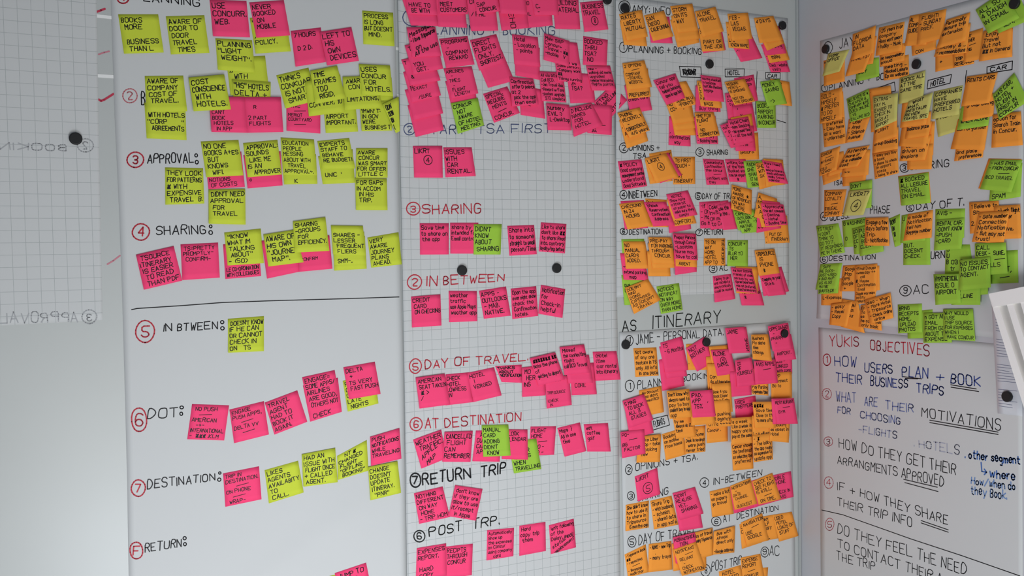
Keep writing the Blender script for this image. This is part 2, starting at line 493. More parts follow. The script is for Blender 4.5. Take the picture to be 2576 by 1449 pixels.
# ------------------------------------------------------------------ what is written and where
A_LEFT = r'''## on the plain left sheet
Y;297 36 398 36 412 132 312 135;BOOKS|  MORE||  BUSINESS|   THAN L
Y;417 41 514 38 527 133 430 137;AWARE OF|DOOR TO| DOOR| TRAVEL|    TIMES
P;527 -1 620 2 629 94 536 91;USE|CONCURR.| WEB.|;pink sticky note at the top edge reading USE and WEB, left of NEVER BOOKED
Y;628 45 718 38 732 129 643 135;'||,|POLICY.|
P;627 6 714 0 730 89 645 95;NEVER|BOOKED|  ON| MOBILE|
Y;568 145 667 140 678 235 580 240; |,,     R|   WITH| | ;yellow sticky note showing only R and WITH, under the PLANNING LIGHT WEIGHT note
Y;583 200 681 207 680.5 296 590.5 284;"HIS" HOTELS|DELTA +| SOUTH|    WEST.;yellow sticky note reading HIS HOTELS and SOUTH WEST on the plain left sheet
Y;541.6 96 634 101 642 183 548 175.5;PLANNING|"LIGHT|  WEIGHT".|
P;731 77.6 807 69 820 156 743.5 167.7; 7 HOURS||   D 2 D.| |
P;804 80 884 68 903 153 823 164.6;LEFT TO| HIS|  OWN|   DEVICES
Y;911 26.4 989 32 992.7 116.5 914 111;PROCESS|IS LONG|BUT DOESN'T|    MIND.|
Y;363 258 466 262 469.5 352.5 369 348; |WITH HOTELS|"CORP      "|   AGREEMENTS|
Y;364 191 461 190 471 280 368.5 282;AWARE OF|COMPANY| COST OF|  TRAVEL.|
P;610 244 707 244 713 332 622 334; |      R| | 2 PART| FLIGHTS|
P;526 243 615 243 622 334 532 332; | |CAN'T|BOOK| HOTELS|   IN APP
Y;474 195 564 187 581 275 487 280;COST|CONSCIENCE|  WITH|  HOTELS.
P;720 245 806 248 806 336 721 329; |   ITAC|  _|MERIOT|COURTYARD|  _|;pink sticky note with two underlined lines below the THINKS IS NOT SMART note
Y;812 252 893 248 901 331 819.5 334.7; | |AIRPORT|IMPORTANT.|
Y;695 189.5 776 170 800 252 718 273;THINKS|CONKUAR|  IS NOT|   SMART.;yellow tilted sticky note reading THINKS IS NOT SMART on the plain left sheet
Y;905 200 985 195 990 258 912 272;;plain yellow sticky note peeking out under the USES FOR HOTELS note
Y;904 255 982 253 987 328.5 910 330; |'IMWN' T:|IN GOV|WERE|  BUSINESS T
Y;768 205 856 188 868 281 777 293; | | |CON VIER, 10|;yellow sticky note ending CON VIER 10 beneath the TIME FRAMES TOO RIGID note
Y;862 193 945 190 962 270 867 277; AWARE|   CON|| LIMITATIONS,|;yellow sticky note reading AWARE CON LIMITATIONS on the plain left sheet
Y;780 178 848 165 870 247 793 262; TIME| FRAMES|  TOO|    RIGID.
Y;902.6 161 981 164.6 989 242 909.6 237.6;USES|CONCUR|  FOR|   HOTELS.;yellow sticky note reading USES FOR HOTELS on the plain left sheet
Y;962 262 1003 243 1006 330 996 335; ODN|  DON|  KN|   L;yellow tilted sticky note reading DON'T KNOW tucked behind the squared middle sheet
P;515 388 607 381 616 470 524.5 476; | | | |NOTIONS| OF COSTS
Y;505 356 600 352 612 441 519 446;NO ONE|BOOKS A+ES|  BUT| KNOWS|    WIFI.
Y;524.5 477 617 475 618 565 525 563;DIDN'T NEED|APPROVAL|  FOR|  TRAVEL|
Y;415 421 511 423 514 512 416 515;THEY LOOK|FOR PATTERNS|# WITH|EXPENSIVE|  TRAVEL  B.
P;612 390 706 380 711 466.5 623 474; | | | | c|;pink sticky note showing below the APPROVAL SOUNDS LIKE ME note
Y;611.5 360 698 351.6 709 439 623 446;APPROVAL:|SOUNDS|  LIKE ME|IS AN|    APPROVER
Y;708 390 795 388 798.6 462.7 715 464; | | | |        K;yellow sticky note with only K showing below the EDUCATION PEOPLE MESSING note
Y;706 346 790 351 798 441 712 440;EDUCATION|PEOPLE|MESSING|ABOUT WITH|   TRAVEL|APPROVAL~.
Y;800 393 887 375 893 459.6 812 463.5; | | |  UNIC  '|;yellow sticky note ending UNIC below the EXPERTS STAFF TO BEHAVE note
Y;798 355 878.5 347 894 424 811 425;EXPERTS|STAFF TO| BEHAVE| RE BUDGET!|
Y;893 447 973 449 975 529 895.6 528.7;FOR GAPS|IN ACCOM|  IN HIS|  TRIP.|
Y;896 373 975 373 975 447 895 447;AWARE| CONCUR|WAS SMART|FOR OFFER| LITTLE C;yellow sticky note reading AWARE WAS SMART FOR OFFER on the plain left sheet
P;454 614.6 548.6 610 553 698.5 458.6 704.7; TS=PRETTY|PROMPTLY-|  CONFIRM-|||;pink sticky note reading PRETTY PROMPTLY CONFIRM on the plain left sheet
P;342 641 437 619 458.5 706 362 729; TSOURCE|ITINERARY| IS EASIER|  TO READ|  THAN PDF
P;561 614.6 650 606 657 694.6 567 702; | | | |LE CO-ORDINATION|WITH COLLEAGUES
Y;564 585 656 575 664 662 572.7 668; "IKNOW|WHAT IM| TALKING|  ABOUT"|- (SO)
P;658 606 745 595 756 683 672 701;;pink sticky note with no visible writing behind the AWARE OF HIS OWN JOURNEY note
P;748 600 828.7 592 836.4 676 752 684; | |   _| | CONFIRM| |;pink sticky note reading CONFIRM below the yellow SHARING GROUPS FOR EFFICIENCY note
Y;662.5 590 740 578 764 659.7 675 670.5;AWARE OF|HIS OWN|"JOURNEY|   MAP".
Y;737 557 818.6 546 828.7 631 741 635.6;SHARING|-GROUPS|  FOR|  EFFICIENCY.|
Y;838 600 918 593 922.6 676 841 681;;lowest yellow sticky note of the SHARES LESSER FREQUENT FLIERS stack, no writing visible
Y;835 585 916 583 922 665 841 667; | | | |  SMM-..;yellow sticky note with a trailing scrawl, middle of the SHARES LESSER FREQUENT FLIERS stack
Y;832.5 567 913 568 920 643 838 640;|SHARES -|LESSER|  FREQUENT|   FLIERS
Y;924 597.5 1002.6 584 1011 665 934 673.6;VERY|AWARE|JOURNEY|PLANS| AHEAD.
Y;573 802 664 795 664 883.5 574 887.4;DOESN'T KNOW|IF HE CAN|OR CANNOT|CHECK IN|ON   TS
P;483 1016.5 576.4 1019.6 564 1108 471 1105;  NO PUSH|  _|AMERICAN|    -+-|INTERNATIONAL|-  ### .KLM;pink sticky note reading NO PUSH AMERICAN INTERNATIONAL right of the DOT heading
P;577 1030.5 664 1009 676.6 1093 589 1115;ENGAGE|PUSH APPS,|   _|DELTA VV|   _|;pink sticky note reading ENGAGE PUSH APPS on the plain left sheet
P;666 1013 748 982 773 1061 690.5 1093.4;TRAVEL|AGENT|HAD TO|BOOK IT|AGAIN.
P;762 970 850 950 860 1036 780.5 1061; | | | |  CHECK;pink sticky note reading CHECK below the ENGAGE SOME APPS note
P;760 949 842 931 856.6 1014 775 1032.5;ENGAGE=|SOME APPS/|AIRLINES| ARE GOOD,|  OTHERS NOT
Y;862 958 942 938 952 1015 875 1035.6;P|C|C|LATE|  NIGHTS
P;863.6 924 943 910 957.5 991 878 1005;DELTA|   +| TS VERY| FAST PUSH|;pink sticky note reading VERY FAST PUSH on the plain left sheet
P;561 1191 651.7 1173 658 1256 567 1275;TRIP IN|DESTINATION.|    _|ON PHONE|  _|  WRAP-
Y;848 1147 922.6 1106.6 927 1184 850.4 1207.5;      NT #|CHANGED| FLIGHT| "OFFLINE|   BOOKING"
Y;665.6 1182.7 750 1159 764 1239 676.5 1266.5;LIKES|AGENTS|AVAILABITY| TO|  CALL.
Y;759 1143 843.4 1127 849.6 1213 763.4 1224.6;HAD AN|ISSUE WITH| FLIGHT ONCE|+ CALLED| AGENT.
Y;926 1175 1000 1160 1009 1240 932 1258.8;CHANGE|DOESN'T|UPDATE| ITINERAY.|   "PNR"
P;931 1099 1005 1077 1010 1154 933.5 1172;PUSH|NOTIFICATIONS|WHILE|TRAVELING|
Y;816 1452 900 1432 914 1515 830 1535;;yellow sticky note corner just visible at the bottom edge of the plain left sheet
P;842 1442 921 1415.5 937 1495 858 1522; JUMP TO|       HTO|;pink sticky note reading JUMP TO at the bottom edge of the plain left sheet
'''
B_CENTER = r'''## on the squared middle sheet
P;1006 -20 1092 -18 1103 66 1034 64;;blank pink sticky note showing below the HAVE TO BE WITH note
P;1092 -18 1166 -14 1175 70 1102.6 67;;blank pink sticky note showing below the MEET CUSTOMERS note
P;1012 -46 1094 -44 1100 38.5 1025.7 35; | | | HAVE TO|   BE WITH
P;1098 -46 1172 -46 1178 36 1105.6 34.4; | | |MEET|CUSTOMERS
P;1173 -8 1243 -10 1253.7 77 1185 78; CA| | / PHIL| | ;pink sticky note with PHIL written slantwise at the top of the squared middle sheet
P;1310 -15 1383 -18 1391 64 1323 71; | JO| | AL| | ;pink sticky note reading JO and AL at the top of the squared middle sheet
P;1250 5 1322 -3 1331 70 1262 77; | |  ^OH3 |;pink sticky note with 3 OH written sideways on the squared middle sheet
P;1182 -42 1250 -48 1259 28 1200 36; | | | SAP|   CONCUR.;pink sticky note above the one with PHIL written slantwise
P;1250 -42 1318 -40 1326.5 36.7 1259.5 34;;blank pink sticky note directly above the one with sideways 3 OH
P;1389 -6 1455 -4 1460 74 1397 72.5; BUILDING|MATERIAL||
P;1330 -35 1400 -37 1406 38 1345 38; | | |  C..|   -;pink sticky note with a short dash left of BUILDING MATERIAL at the top
P;1459 6 1516 0.6 1530.6 74 1470.5 80.5;BUSINESS|TRAVEL|@8
P;1025 265 1100 250 1116.6 327 1046 344.6;;blank pink sticky note at the foot of the leftmost pink cascade
P;1018 226 1096 210 1115 285 1041 302;;blank pink sticky note second from the foot of the leftmost pink cascade
P;1014 181 1089 166 1109.6 240 1036 258; | |/ N| /EXACT||      /SURE
P;1009 150 1085 135 1108.5 202.5 1033 215;T| | |  &|;pink sticky note with a drawn hook and arrow in the leftmost pink cascade
P;1018 114 1098 100 1115 173 1040 187; T| | | YOU|   GET.;pink sticky note reading YOU GET on the squared middle sheet
P;1022.7 69 1095 67.7 1111 141 1037 143.5;/Message|/- I love Tripsource|/    on|/  All the use;pink sticky note headed Message at the top of the leftmost pink cascade
P;1120 204 1190 195 1203 270 1140 285;;blank pink sticky note between AIRLINES TIMES and the green note below it
P;1115.5 172 1186.6 166.3 1203.5 235 1136 248;AIRLINES|    -| TIMES|    -|  FLIGHT|   LENGTH
P;1104.4 97.4 1176 90 1194 162 1122.5 171.6;PROGRAMS|    -|  COMPANY|    REWARD|
G;1134 259.6 1201.8 246 1218 315 1152 337;CONKUR|   NOT|   AWARE|  OF HOTEL|   MEETING.;green sticky note reading NOT AWARE OF HOTEL MEETING on the squared middle sheet
P;1193 140 1262 125 1294 203 1228 221;;blank pink sticky note showing below DIRECT FLIGHTS ONLY SHORTEST
P;1182 101 1248.5 85.7 1270.6 155 1206 178;DIRECT|FLIGHTS|  ONLY.|  SHORTEST.
P;1215 236 1276 217 1308 284 1243 309;SPECIAL|REQUIRE|   MENTS|   _| CONCUR.;pink sticky note reading SPECIAL REQUIREMENTS on the squared middle sheet
P;1292 112 1358 120 1358 201 1297 190;;blank pink sticky note showing below Hotel Location points
P;1288 85.7 1353 93.3 1359.7 168 1294 161.5; Hotel|- Location|  - points||
P;1305 215 1365 225 1371.4 298.7 1310 289; | | | MORE||;pink sticky note with MORE peeking out below the Confirmation note
P;1281 193 1341.7 198.4 1355.6 263 1288 268;Confirmation|offer D points|at 2|  pick the opp|  then email
P;1356 179 1416 182 1425 258 1362.6 254;All vis bits|Call BCD.|-Jan Travel Risk|-Reward w/fare|-pushes upgrade|   97% complete;pink sticky note reading Travel Risk in the crowded top of the squared middle sheet
P;1425 182 1490 186 1498 258 1435 260; |  JN|  TSA?||;pink sticky note showing JN TSA? in the crowded top right cluster
P;1393 132 1457 142 1467 209.5 1403 203.7; |-|Sales person|-Company work|##|Things running
P;1388 100 1452 108 1461 170 1396 159; | | | |  handle we;pink sticky note reading handle we tucked behind the tilted Main note
P;1369 83.4 1432.6 103 1432 168 1367.6 150.5;Main SAP|Concur~  .|-Travel - ##|-mobile   V|;pink tilted sticky note headed Main with Travel and mobile on the squared middle sheet
P;1493 258 1540 212 1578 252 1536 297;ETING|IN SPELLING|IN| HOTEL;pink sticky note turned diagonally reading SPELLING HOTEL by the sheet edge
P;1474 164.6 1534.7 165 1550.4 228 1489 227.6;new -|walking! old more|upgrades!|register Hotel points|flights points.|
P;1467 90.4 1529 100 1526.5 165 1466.5 163;BOOKED|THRU|TSA?|    NO
P;1482 262 1540 266 1538.8 340 1477.5 334.7; |    O|     ITE|     _|    .IG.;pink sticky note showing ITE and IG beside the INCLUDE NAMES FOR HOTEL note
P;1432 270 1488.6 259 1517 315 1443.7 344.6;D INCLUDE|NAMES|  FOR|  HOTEL|
P;1374 259 1432 264 1438.5 328 1378 327;Nursery|EVIL :)|  L-Desktop|
P;1038.5 367 1112.6 367 1114 447 1042 446.5;LIKRT|@4|;pink sticky note reading LIKRT with circled 4 on the squared middle sheet
P;1115 370.5 1186.6 370.3 1197 443 1121 446;ISSUES|WITH| CAR| RENTAL.
P;1055.6 561.4 1129.3 561.4 1129 640 1056.7 640.6;Save time|to share on| the app||
P;1132.3 560 1203.4 560 1202 638 1133 638;share by|intended for|Email contras||
G;1192 563.8 1262.4 563.8 1259.3 640.3 1191.3 640.3;DIDN'T|KNOW|ABOUT|  SHARING
P;1276 568 1343.6 566 1350.6 639.5 1281.5 643.4;Share into|to someone|straight to email|person/Time
P;1360.7 559 1425 563.4 1421.3 637.5 1355.7 632.5;Like to share|don't like ##|to share: Read|into. contrary|loyalty/exp before
P;1034 746 1108 740.6 1110.7 819 1036.5 824;CREDIT| CARD| ON CHECKING||
P;1128.6 731.3 1199.5 732 1200.8 808 1130 810.5;weather|traffic|use Apple Maps|weather app|;pink sticky note reading weather traffic below the IN BETWEEN heading
P;1284.6 726 1349 719.7 1354 794.7 1289 802.8;Open the app|over night show|check the| Confirmation|  hotels.
P;1204.7 731.3 1273 720.5 1285 794 1217.4 802;APPS -|OUTLOOKS| - MAB.| NATIVE.;pink sticky note reading APPS MAB NATIVE below the IN BETWEEN heading
P;1360.7 716.3 1422 727 1415 800 1354 789;Notification|for| Check-in| helpful
P;1121 941.6 1179.6 936.4 1191 1011.6 1121 1020;CHECK|HOTEL|LOWRESS|  IN|
P;1045.5 950 1119 940 1133 1017.5 1055.4 1028;AMERICAN|SEAT TAKEN|  # >| /|;pink sticky note reading SEAT TAKEN below the DAY OF TRAVEL heading
P;1175.5 938 1243 923.6 1262 994.7 1191.3 1011.6;HOTEL|    I|  VERGED||;pink sticky note reading HOTEL VERGED below the DAY OF TRAVEL heading
P;1245.5 920.7 1312.6 917 1313 963 1262 961;THINKS|ABOUT|NOTIFICATION
P;1313 924.6 1372 918 1372.6 994.6 1313.7 998.7;  MO|    HER| INS|;pink sticky note showing MO HER INS on the squared middle sheet
P;1434 915 1494 912 1501.5 991.7 1438 994.6; | | |   CORE|;pink sticky note with CORE at the bottom of the Missed connecting stack
P;1371 950 1432 945 1438.5 1018.7 1375.6 1028;AMERICAN|||TRIP.SOURCE||(CHECK|   IN.;pink sticky note reading CHECK IN hanging lowest below the DAY OF TRAVEL heading
P;1418 898 1481.7 893 1492 963 1430 965;;pink sticky note with no writing directly behind the Missed the connecting flight note
P;1332.4 901.3 1396.6 886 1420.5 954.4 1354.6 970.7;####### ##|Note the phone|of| getting to airport|
P;1407.6 873 1469.5 866.3 1484 937.5 1420 944; Missed|the connecting| flight|call BCD Travel|;pink sticky note reading Missed the connecting flight on the squared middle sheet
P;1491 885 1551 883 1561 955 1498 958; (Hotel| (time| (car rental| into itinerary|
P;1039 1106 1110 1080.6 1124 1153 1060 1179;WEATHER|  TRAFFIC.|/  APPLE|/      MAP;pink sticky note reading WEATHER TRAFFIC MAP on the squared middle sheet
P;1118.4 1086.4 1189.5 1084 1183.7 1162 1112.6 1161.6;CANCELLED|  FLIGHT|CAN|REMEMBER
P;1197 1083 1262 1082 1257 1161.6 1188.4 1160.5;    A.| OU| CAL|  AP|;pink sticky note mostly hidden behind the green MANUAL CARD ADDING note
P;1334.7 1073 1399 1072 1394 1144 1330 1147;FLIGHT|HOME|    _|     DO -|     ED -
G;1279 1112 1349.3 1103 1362 1180 1293 1191;     R|NUMBER|  ISSUES|WHEN|TRAVELLING
P;1264 1080 1327 1080.6 1328.3 1156.4 1262.5 1155; ITLOOK|CALENDAR|||;pink sticky note reading CALENDAR between the two green notes
G;1211.7 1070 1278.8 1068 1285 1146 1215.8 1149.4;MANUAL|CARD|ADDING|DIDN'T|   KNOW
P;1401.8 1076.5 1459 1062.5 1475 1135 1420.5 1149;Maps  }|All in one| time||
P;1468.3 1067 1529.5 1064 1536.5 1136 1477.6 1136; eat| coffee| golf||
P;1041 1241 1113.7 1224 1132 1300.5 1054.8 1318;NOTHING|DIFFERENT| ON WAY|  HOME|- TRIP HOM
P;1145 1220.6 1214 1230.5 1197 1309.8 1128 1298.7; don't know|if they are|allow to use|it/receipt|    in Apple;pink sticky note reading don't know if they are allow below RETURN TRIP
P;1122.5 1375 1189.5 1367.5 1187 1447 1118 1456;RECIPTS|THROUGH| CONKUR||;pink sticky note reading RECIPTS THROUGH at the foot of the squared middle sheet
P;1048.4 1379 1122.5 1367 1124 1448 1046 1462;EXPENSES|REPORT.| |  HARD|  COPY
P;1225.3 1333.6 1293.3 1327.5 1291.4 1399 1224 1410;Automatically|Show up|the expenses|on Concur|using company|      card;pink sticky note reading Automatically Show up below the POST TRP heading
P;1306.5 1322.5 1372.3 1312.6 1373.3 1386 1306.5 1398.5; Hard|copy trip|  them||
P;1380.8 1321.3 1443.4 1304.6 1449 1377 1386 1394;isn't following|of the|Delay, email|/ status on|/   replacement
'''
C_AMY = r'''## on the upper sheet left of the corner
O;1559 52 1618 45 1628 116.5 1570 112.7;;blank orange sticky note showing below the RATES MUTUAL note
O;1557 36 1614.5 24.7 1630 92 1577 102;RATES| LIBERTY|  MUTUAL.|;orange sticky note reading RATES MUTUAL, first in the top row left of the corner
P;1627 40 1684 42 1692.3 109 1637.4 107.6;;pink sticky note peeking out below SAN DIEGO
O;1620 39 1670.4 26.6 1694.7 91.3 1643 103.4;SAN|DIEGO| CALIFORNIA|
O;1686 50 1742 36 1760 107 1705 119;;lowest blank orange sticky note of the STORM ON ITS WAY stack
O;1688 40 1746 28 1761 97 1703.5 104;,A| | ;middle orange sticky note of the STORM ON ITS WAY stack
O;1686 15.4 1741.7 9 1757 76.4 1705 82.5;STORM|ON ITS| WAY|
P;1762 72 1815 68 1826 126 1769 134;;pink sticky note barely showing around the PART OF THE JOB note
O;1757 72 1811 70 1823.5 127 1766.4 129.6;X| |  PART OF|  THE JOB
O;1748 29 1800 17 1821 79 1767.5 93;ALONE| TRAVEL||
P;1832 97 1889 83 1918 146 1864 156;  NAME ALL| |.-.|| ;pink slanted sticky note hanging below the FEB VEGAS note
O;1825.5 55 1880 58 1885 123.5 1833.4 120;,|/,| |L-...|  KNOW NAME;orange sticky note reading KNOW NAME behind the FEB VEGAS note
O;1830 34.5 1882 32 1892.5 98 1841 101.5;FEB -| LAS|  VEGAS.|
P;1914 112 1966 112 1988 181 1939.6 181.8;-|-|-|-   Home|Check - website|  vanity;pink sticky note reading Check website, lowest in the 4 DAYS stack
O;1914 92 1966 86 1987 150.6 1936.3 158.5; | |  LOUNGE|    miles;orange sticky note reading miles in the 4 DAYS stack
P;1912 64 1960 66 1979 134 1924 140; | | |    exploring|;pink sticky note reading exploring, second from top under the 4 DAYS note
O;1900 66 1945 50 1972.6 109 1930 127.6;;blank tilted orange sticky note directly under the 4 DAYS note
O;1896.7 45 1945.6 40 1971 101 1911 108.5;4 DAYS|||
P;1571 215 1626 206 1641 276.4 1585 285.7; |~~~y~~|credit card||
O;1568 180 1630 172 1637 243.3 1581 248.4; | | | |PREFERRED'
O;1565.6 159.4 1621 151.5 1640.6 218.6 1579 226;2  OPTIONS|    _|COMPANY| -TRAVEL|  WEBSITE|
O;1557 302 1612 288 1631 354.5 1577 373.6; |'| A||;orange sticky note with only an A showing under the PHONE RECENTLY note
O;1553 284 1609 270 1635 328 1584 347.5;PHONE|RECENTLY|    -|CONSISTENTLY|   4/5 years
P;1683 292 1736 300 1737.5 368.5 1682 364.8; | |,|confirmation|      way
O;1685 276 1742 272 1753.4 340.5 1697.5 340.5;;blank orange sticky note at the foot of the cascade below POINTS
O;1680 262 1738 250 1751 322 1697 328; | |EFFORT||
O;1667 240 1728 228 1748 304 1695 312; |NO| CO~~~,||
O;1672 212 1726.3 204 1755.7 261.5 1703.5 274.5;      WITH|        U||  SOAK IN U|   -POINTS
P;1643.4 202.3 1699.3 184.6 1724 246 1677 264.3;Concur app| tell you|  helped booking|   open in app box|;pink tilted sticky note reading tell you above the cascade ending in POINTS
P;1750 215 1805 218 1813 281.5 1749.6 280; | | | |   Buy thing
O;1753 203 1808 205 1816.6 272.7 1762.7 267;L|C|C|FA|    BAGS;orange sticky note reading BAGS below the Having checked in luggage note
P;1762 188.3 1813.8 195.3 1821.7 256.4 1773 252;Having checked|in luggage|Don't like checking|luggage||
P;1746 295 1800 292 1807 362.4 1753.4 361.5; | | |- to enjoy|- Booking home
O;1747.3 283 1795.6 282 1811 341 1758 347.5;TIME FOR|FLIGHT|  -|   NO| CONNECTION
P;1846.4 197 1896 187.4 1907 253 1856 262; Hotel apps|   for apps|     would|      to|
P;1824 235 1888 228 1897 292 1832 300;the|Couldn't|  type many|||
O;1855 340 1907 333 1909.8 401 1859.4 403.4;        CH| | | GROUPS.|
P;1843 268 1893 262 1905 330 1850 335;     '|        Y||;pink sticky note behind the Hotel Chain note, left of the green AIRPORT PARKING
O;1838 296 1891 286 1897 338 1846 342;;tiny showing orange sticky note between pink notes above Hotel Chain
P;1845 318 1896 316 1901.4 380 1851 380; | | |~~~~~~|  can't be|
P;1811.5 315 1870 296 1893 358 1839 373;not|- per| - Lo|   -|    -;pink sticky note sticking out left behind the Hotel Chain note
P;1830 302 1882 293 1898.6 355 1846.4 361.5; Hotel Chain|-Non Smoking|- No ground floor|-- at the end|  '
O;1822.6 206.5 1873.4 198 1899.5 255 1847.8 264.8;REQUIRE|MENTS -|IS SMOKING|    -|NOT ON|THE GROUND
G;1902.3 254.5 1951 257 1952 321.6 1905.6 321.6;BOOKS|AIRPORT|PARKING| IN CONCUR;green sticky note reading BOOKS AIRPORT PARKING on the upper sheet left of the corner
O;1938 198 1985.7 206 1992.7 267 1945 262;      VER|      RTY|      BUT|       NST|
G;1912.5 206 1961 198.5 1980 260.6 1930.7 268;MONEY|  SAVING||     ->
P;1554 405.7 1613.6 400.6 1628 468 1567 477.8;# POLICY|Good company|management sense|understand|Good Software
O;1622 402 1680 392 1692 455 1635.5 463;;orange sticky note fanned out left under the upper LIKRT circled 4 note
O;1693.7 394 1748.2 394 1749 463 1693.7 463.9; TS FIRST| TOUCH -|   -|     AT|ITINERARY;orange sticky note reading FIRST TOUCH AT ITINERARY left of the corner
O;1633 386.5 1688.6 377 1700 445 1645 455;    mobile     T| | | ;orange sticky note poking out above the LIKRT circled 4 note
P;1626 398 1681.6 383.7 1716 440.5 1661 461;;thin strip of a pink sticky note beside the orange LIKRT circled 4 note
O;1622 398 1676 385.6 1707.7 444.3 1651.3 460.6;LIKRT|@4|;orange sticky note reading LIKRT with circled 4 left of the corner
P;1767.8 399 1820.8 402 1834.3 464.3 1778 465;Communicate|Confirmation -|then concur|     _|confident with|  they;pink sticky note reading Communicate Confirmation, left of writing com
P;1823.6 401 1875.3 400 1891.6 459 1835.7 457.3;writing com|of the things|Booked some|can be exported|         *
G;1870 405 1925 404 1930 468 1881 473;  ANDROID|  SHE|   SHARE|     IT HOT|     SEND
O;1900 411.7 1955 400 1962 463 1910.7 477;SHE| WITH|  SAY||
O;1920 399 1969.4 402 1976 464 1927.5 469.4;;orange sticky note edging the pink Share I need note
P;1916.7 402.4 1966.6 410.3 1983.4 463 1934 457.3;Share I need|  to|send on itinerary|email address|really travel|calendar
P;1561 506 1620 503 1630.4 573.4 1572 577;;pink sticky note behind the orange CHECKING IN 24 HOURS note
O;1623 499 1677 502.6 1681 571.5 1632 571;During|NOTIFICATION| | | 
O;1557.2 512.9 1618.3 505.4 1641.6 567.8 1579 577.6;CHECKING| IN 24|  HOURS||
P;1676 520 1730 510 1739 576.2 1684 586.5;;blank pink sticky note lowest in the stack under the a little bit note
O;1677 500 1730 492 1752.4 561.8 1697.5 569; | | | |COMFORT,
P;1619.2 508.7 1675 507.3 1698.4 567 1643.4 569.7; Shows|  Reservation|   Confirmation|    Address|
P;1676 489 1730.5 478.9 1754.8 540.3 1698.4 551;    NOTICE|Show note|a little bit| on paper to| make sure they|     comply
P;1759 508 1812 505 1818 572 1762 575;-If|- On|- Many|Go hug
P;1779.8 511.5 1832 504 1842 573 1787.7 578;Calendar|Invite|On mob| to CAL
G;1834 515 1888 512 1905 575 1858 580;;blank green sticky note fanned out left under the APPLE NATIVE APP note
P;1804 516 1838 508 1855 576 1819 578.6;use the|in the ,| | ;pink sticky note reading use the in the left of the green APP note
G;1844.5 531 1897.6 527.3 1917.5 582.7 1867 587.4;CAMERA|OUTLOOK ->|APPLE   ->|NATIVE|   APP;green sticky note with two arrows and NATIVE APP left of the corner
O;1840.8 464 1891.6 478 1890.6 540.4 1839.4 525.5;MORE|AWARE  *|OF NOTIFICAT|ON WAY|  THERE
O;1918 548 1970 545 1976 611 1925.8 613; |,| |,|,;orange sticky note directly behind the PUT OF ITINERARY note
O;1925 545 1980 542 1986.4 610.7 1933.3 608.8; | | | PUT OF|   ITINERARY
P;1905 528 1958 522 1965 574 1903 586; | | |~~~ ~~~;pink sticky note sandwiched between the PUT OF ITINERARY and NOT AS ON notes
O;1908 484 1955 500 1950 560 1897 546;A..|NOTIF|A|
O;1901 510 1955 505 1980 567 1916 572;A|A|  Q|   ON
P;1917 504 1961.5 508.7 1975 560 1925 560;;pink sticky note just behind the Appreciate the common note
P;1914 510.6 1970.8 514.3 1982 565.5 1925.6 569.3;-Appreciate|the mkt common|- Decline|- Hotel|- Bonding Time
G;1563 601.7 1620.6 600.7 1626 670 1568 671;;green sticky note edging the top and left of NO MANUAL CARDS ADDED
G;1563 692 1618 690 1626 766 1571.2 767.6; | ous| C| | ;green sticky note behind the orange DOING EXPENSES AS DOESN'T TRAVEL note
P;1560 637 1619 640 1631.8 705.6 1569 703.8; | |~~~~|extend parking|      map
O;1568 607.3 1623 607.3 1634.6 675.7 1574.5 676.2;NO|MANUAL|CARDS| ADDED.|
O;1628 632 1683 630 1687.2 695.3 1631 695;;lowest blank orange sticky note of the PRE-PAY FOR PARKING stack
O;1630 612 1688 606 1699.3 673.4 1641.6 674.8;;middle blank orange sticky note of the PRE-PAY FOR PARKING stack
O;1630.8 596.6 1689 597 1699.3 665 1641.6 661.8;PRE-PAY|FOR PARKING|THROUGH|   CONCUR.|;orange sticky note reading PRE-PAY FOR PARKING THROUGH left of the corner
P;1695 630 1751 622 1753 683.7 1698.4 692;;lowest blank pink sticky note under the prepay parking Location note
O;1697 608 1752 610 1753.4 672.5 1699.8 669.7; | | | |   AGENT
P;1691.9 586.8 1750.6 587.7 1755.7 654.8 1699.3 652;Prepay Parking|through Concur|-Location|Nurse may|have to call;pink sticky note reading Prepay Parking Location have to call left of the corner
O;1771.2 600 1824.3 599.5 1824.8 668 1770.2 668;TS ON     |WAY|HOME:|HOTEL      |APP TO    &CHECK IN OUT;orange sticky note reading WAY HOME HOTEL with sideways CHECK IN OUT
G;1829.9 604 1881.6 604 1881.6 670.7 1829.4 668.9;CONCUR +| TS|BLUR TO|   HER|;green sticky note reading BLUR TO HER left of the corner
P;1910 682 1966 670.5 1985.2 733 1921 745;;blank pink sticky note behind the pink Company Store note
P;1906 684 1960 676 1978 741 1932 745; |Company on your| Store.||
P;1852 700 1905 698 1922.8 768.3 1866 768.3; | |  for remodel|    *|
O;1851 670.5 1908 672 1906.5 738.5 1852 737.6;;orange sticky note framing the pink 4 star Not Rating note
O;1898.3 630.2 1948.2 625.5 1961.7 687 1909 694.5;TRIPSOURCE|    IS|   PHONE|      *;orange sticky note reading IS PHONE with a star left of the corner
P;1792.8 694.7 1839 689 1850 752 1798 760.9;Taking train|and receipts|electronically|could be easier||
P;1838.5 672.4 1891 676 1906 738.5 1853 733;4* Not Rating|Friendly of room|person by my|tips me Department|was not preferred|* and bureaucracy
G;1651.3 720.5 1708.2 712 1717.5 780 1663 790;NOTICES|NOTIFICAT|ON WAY|OVER MORE|THAN HOME
O;1572 724 1630 702 1662.5 754.5 1595 790;DOESN'T|MIND|DOING|EXPENSES|AS DOESN'T|    TRAVEL
'''
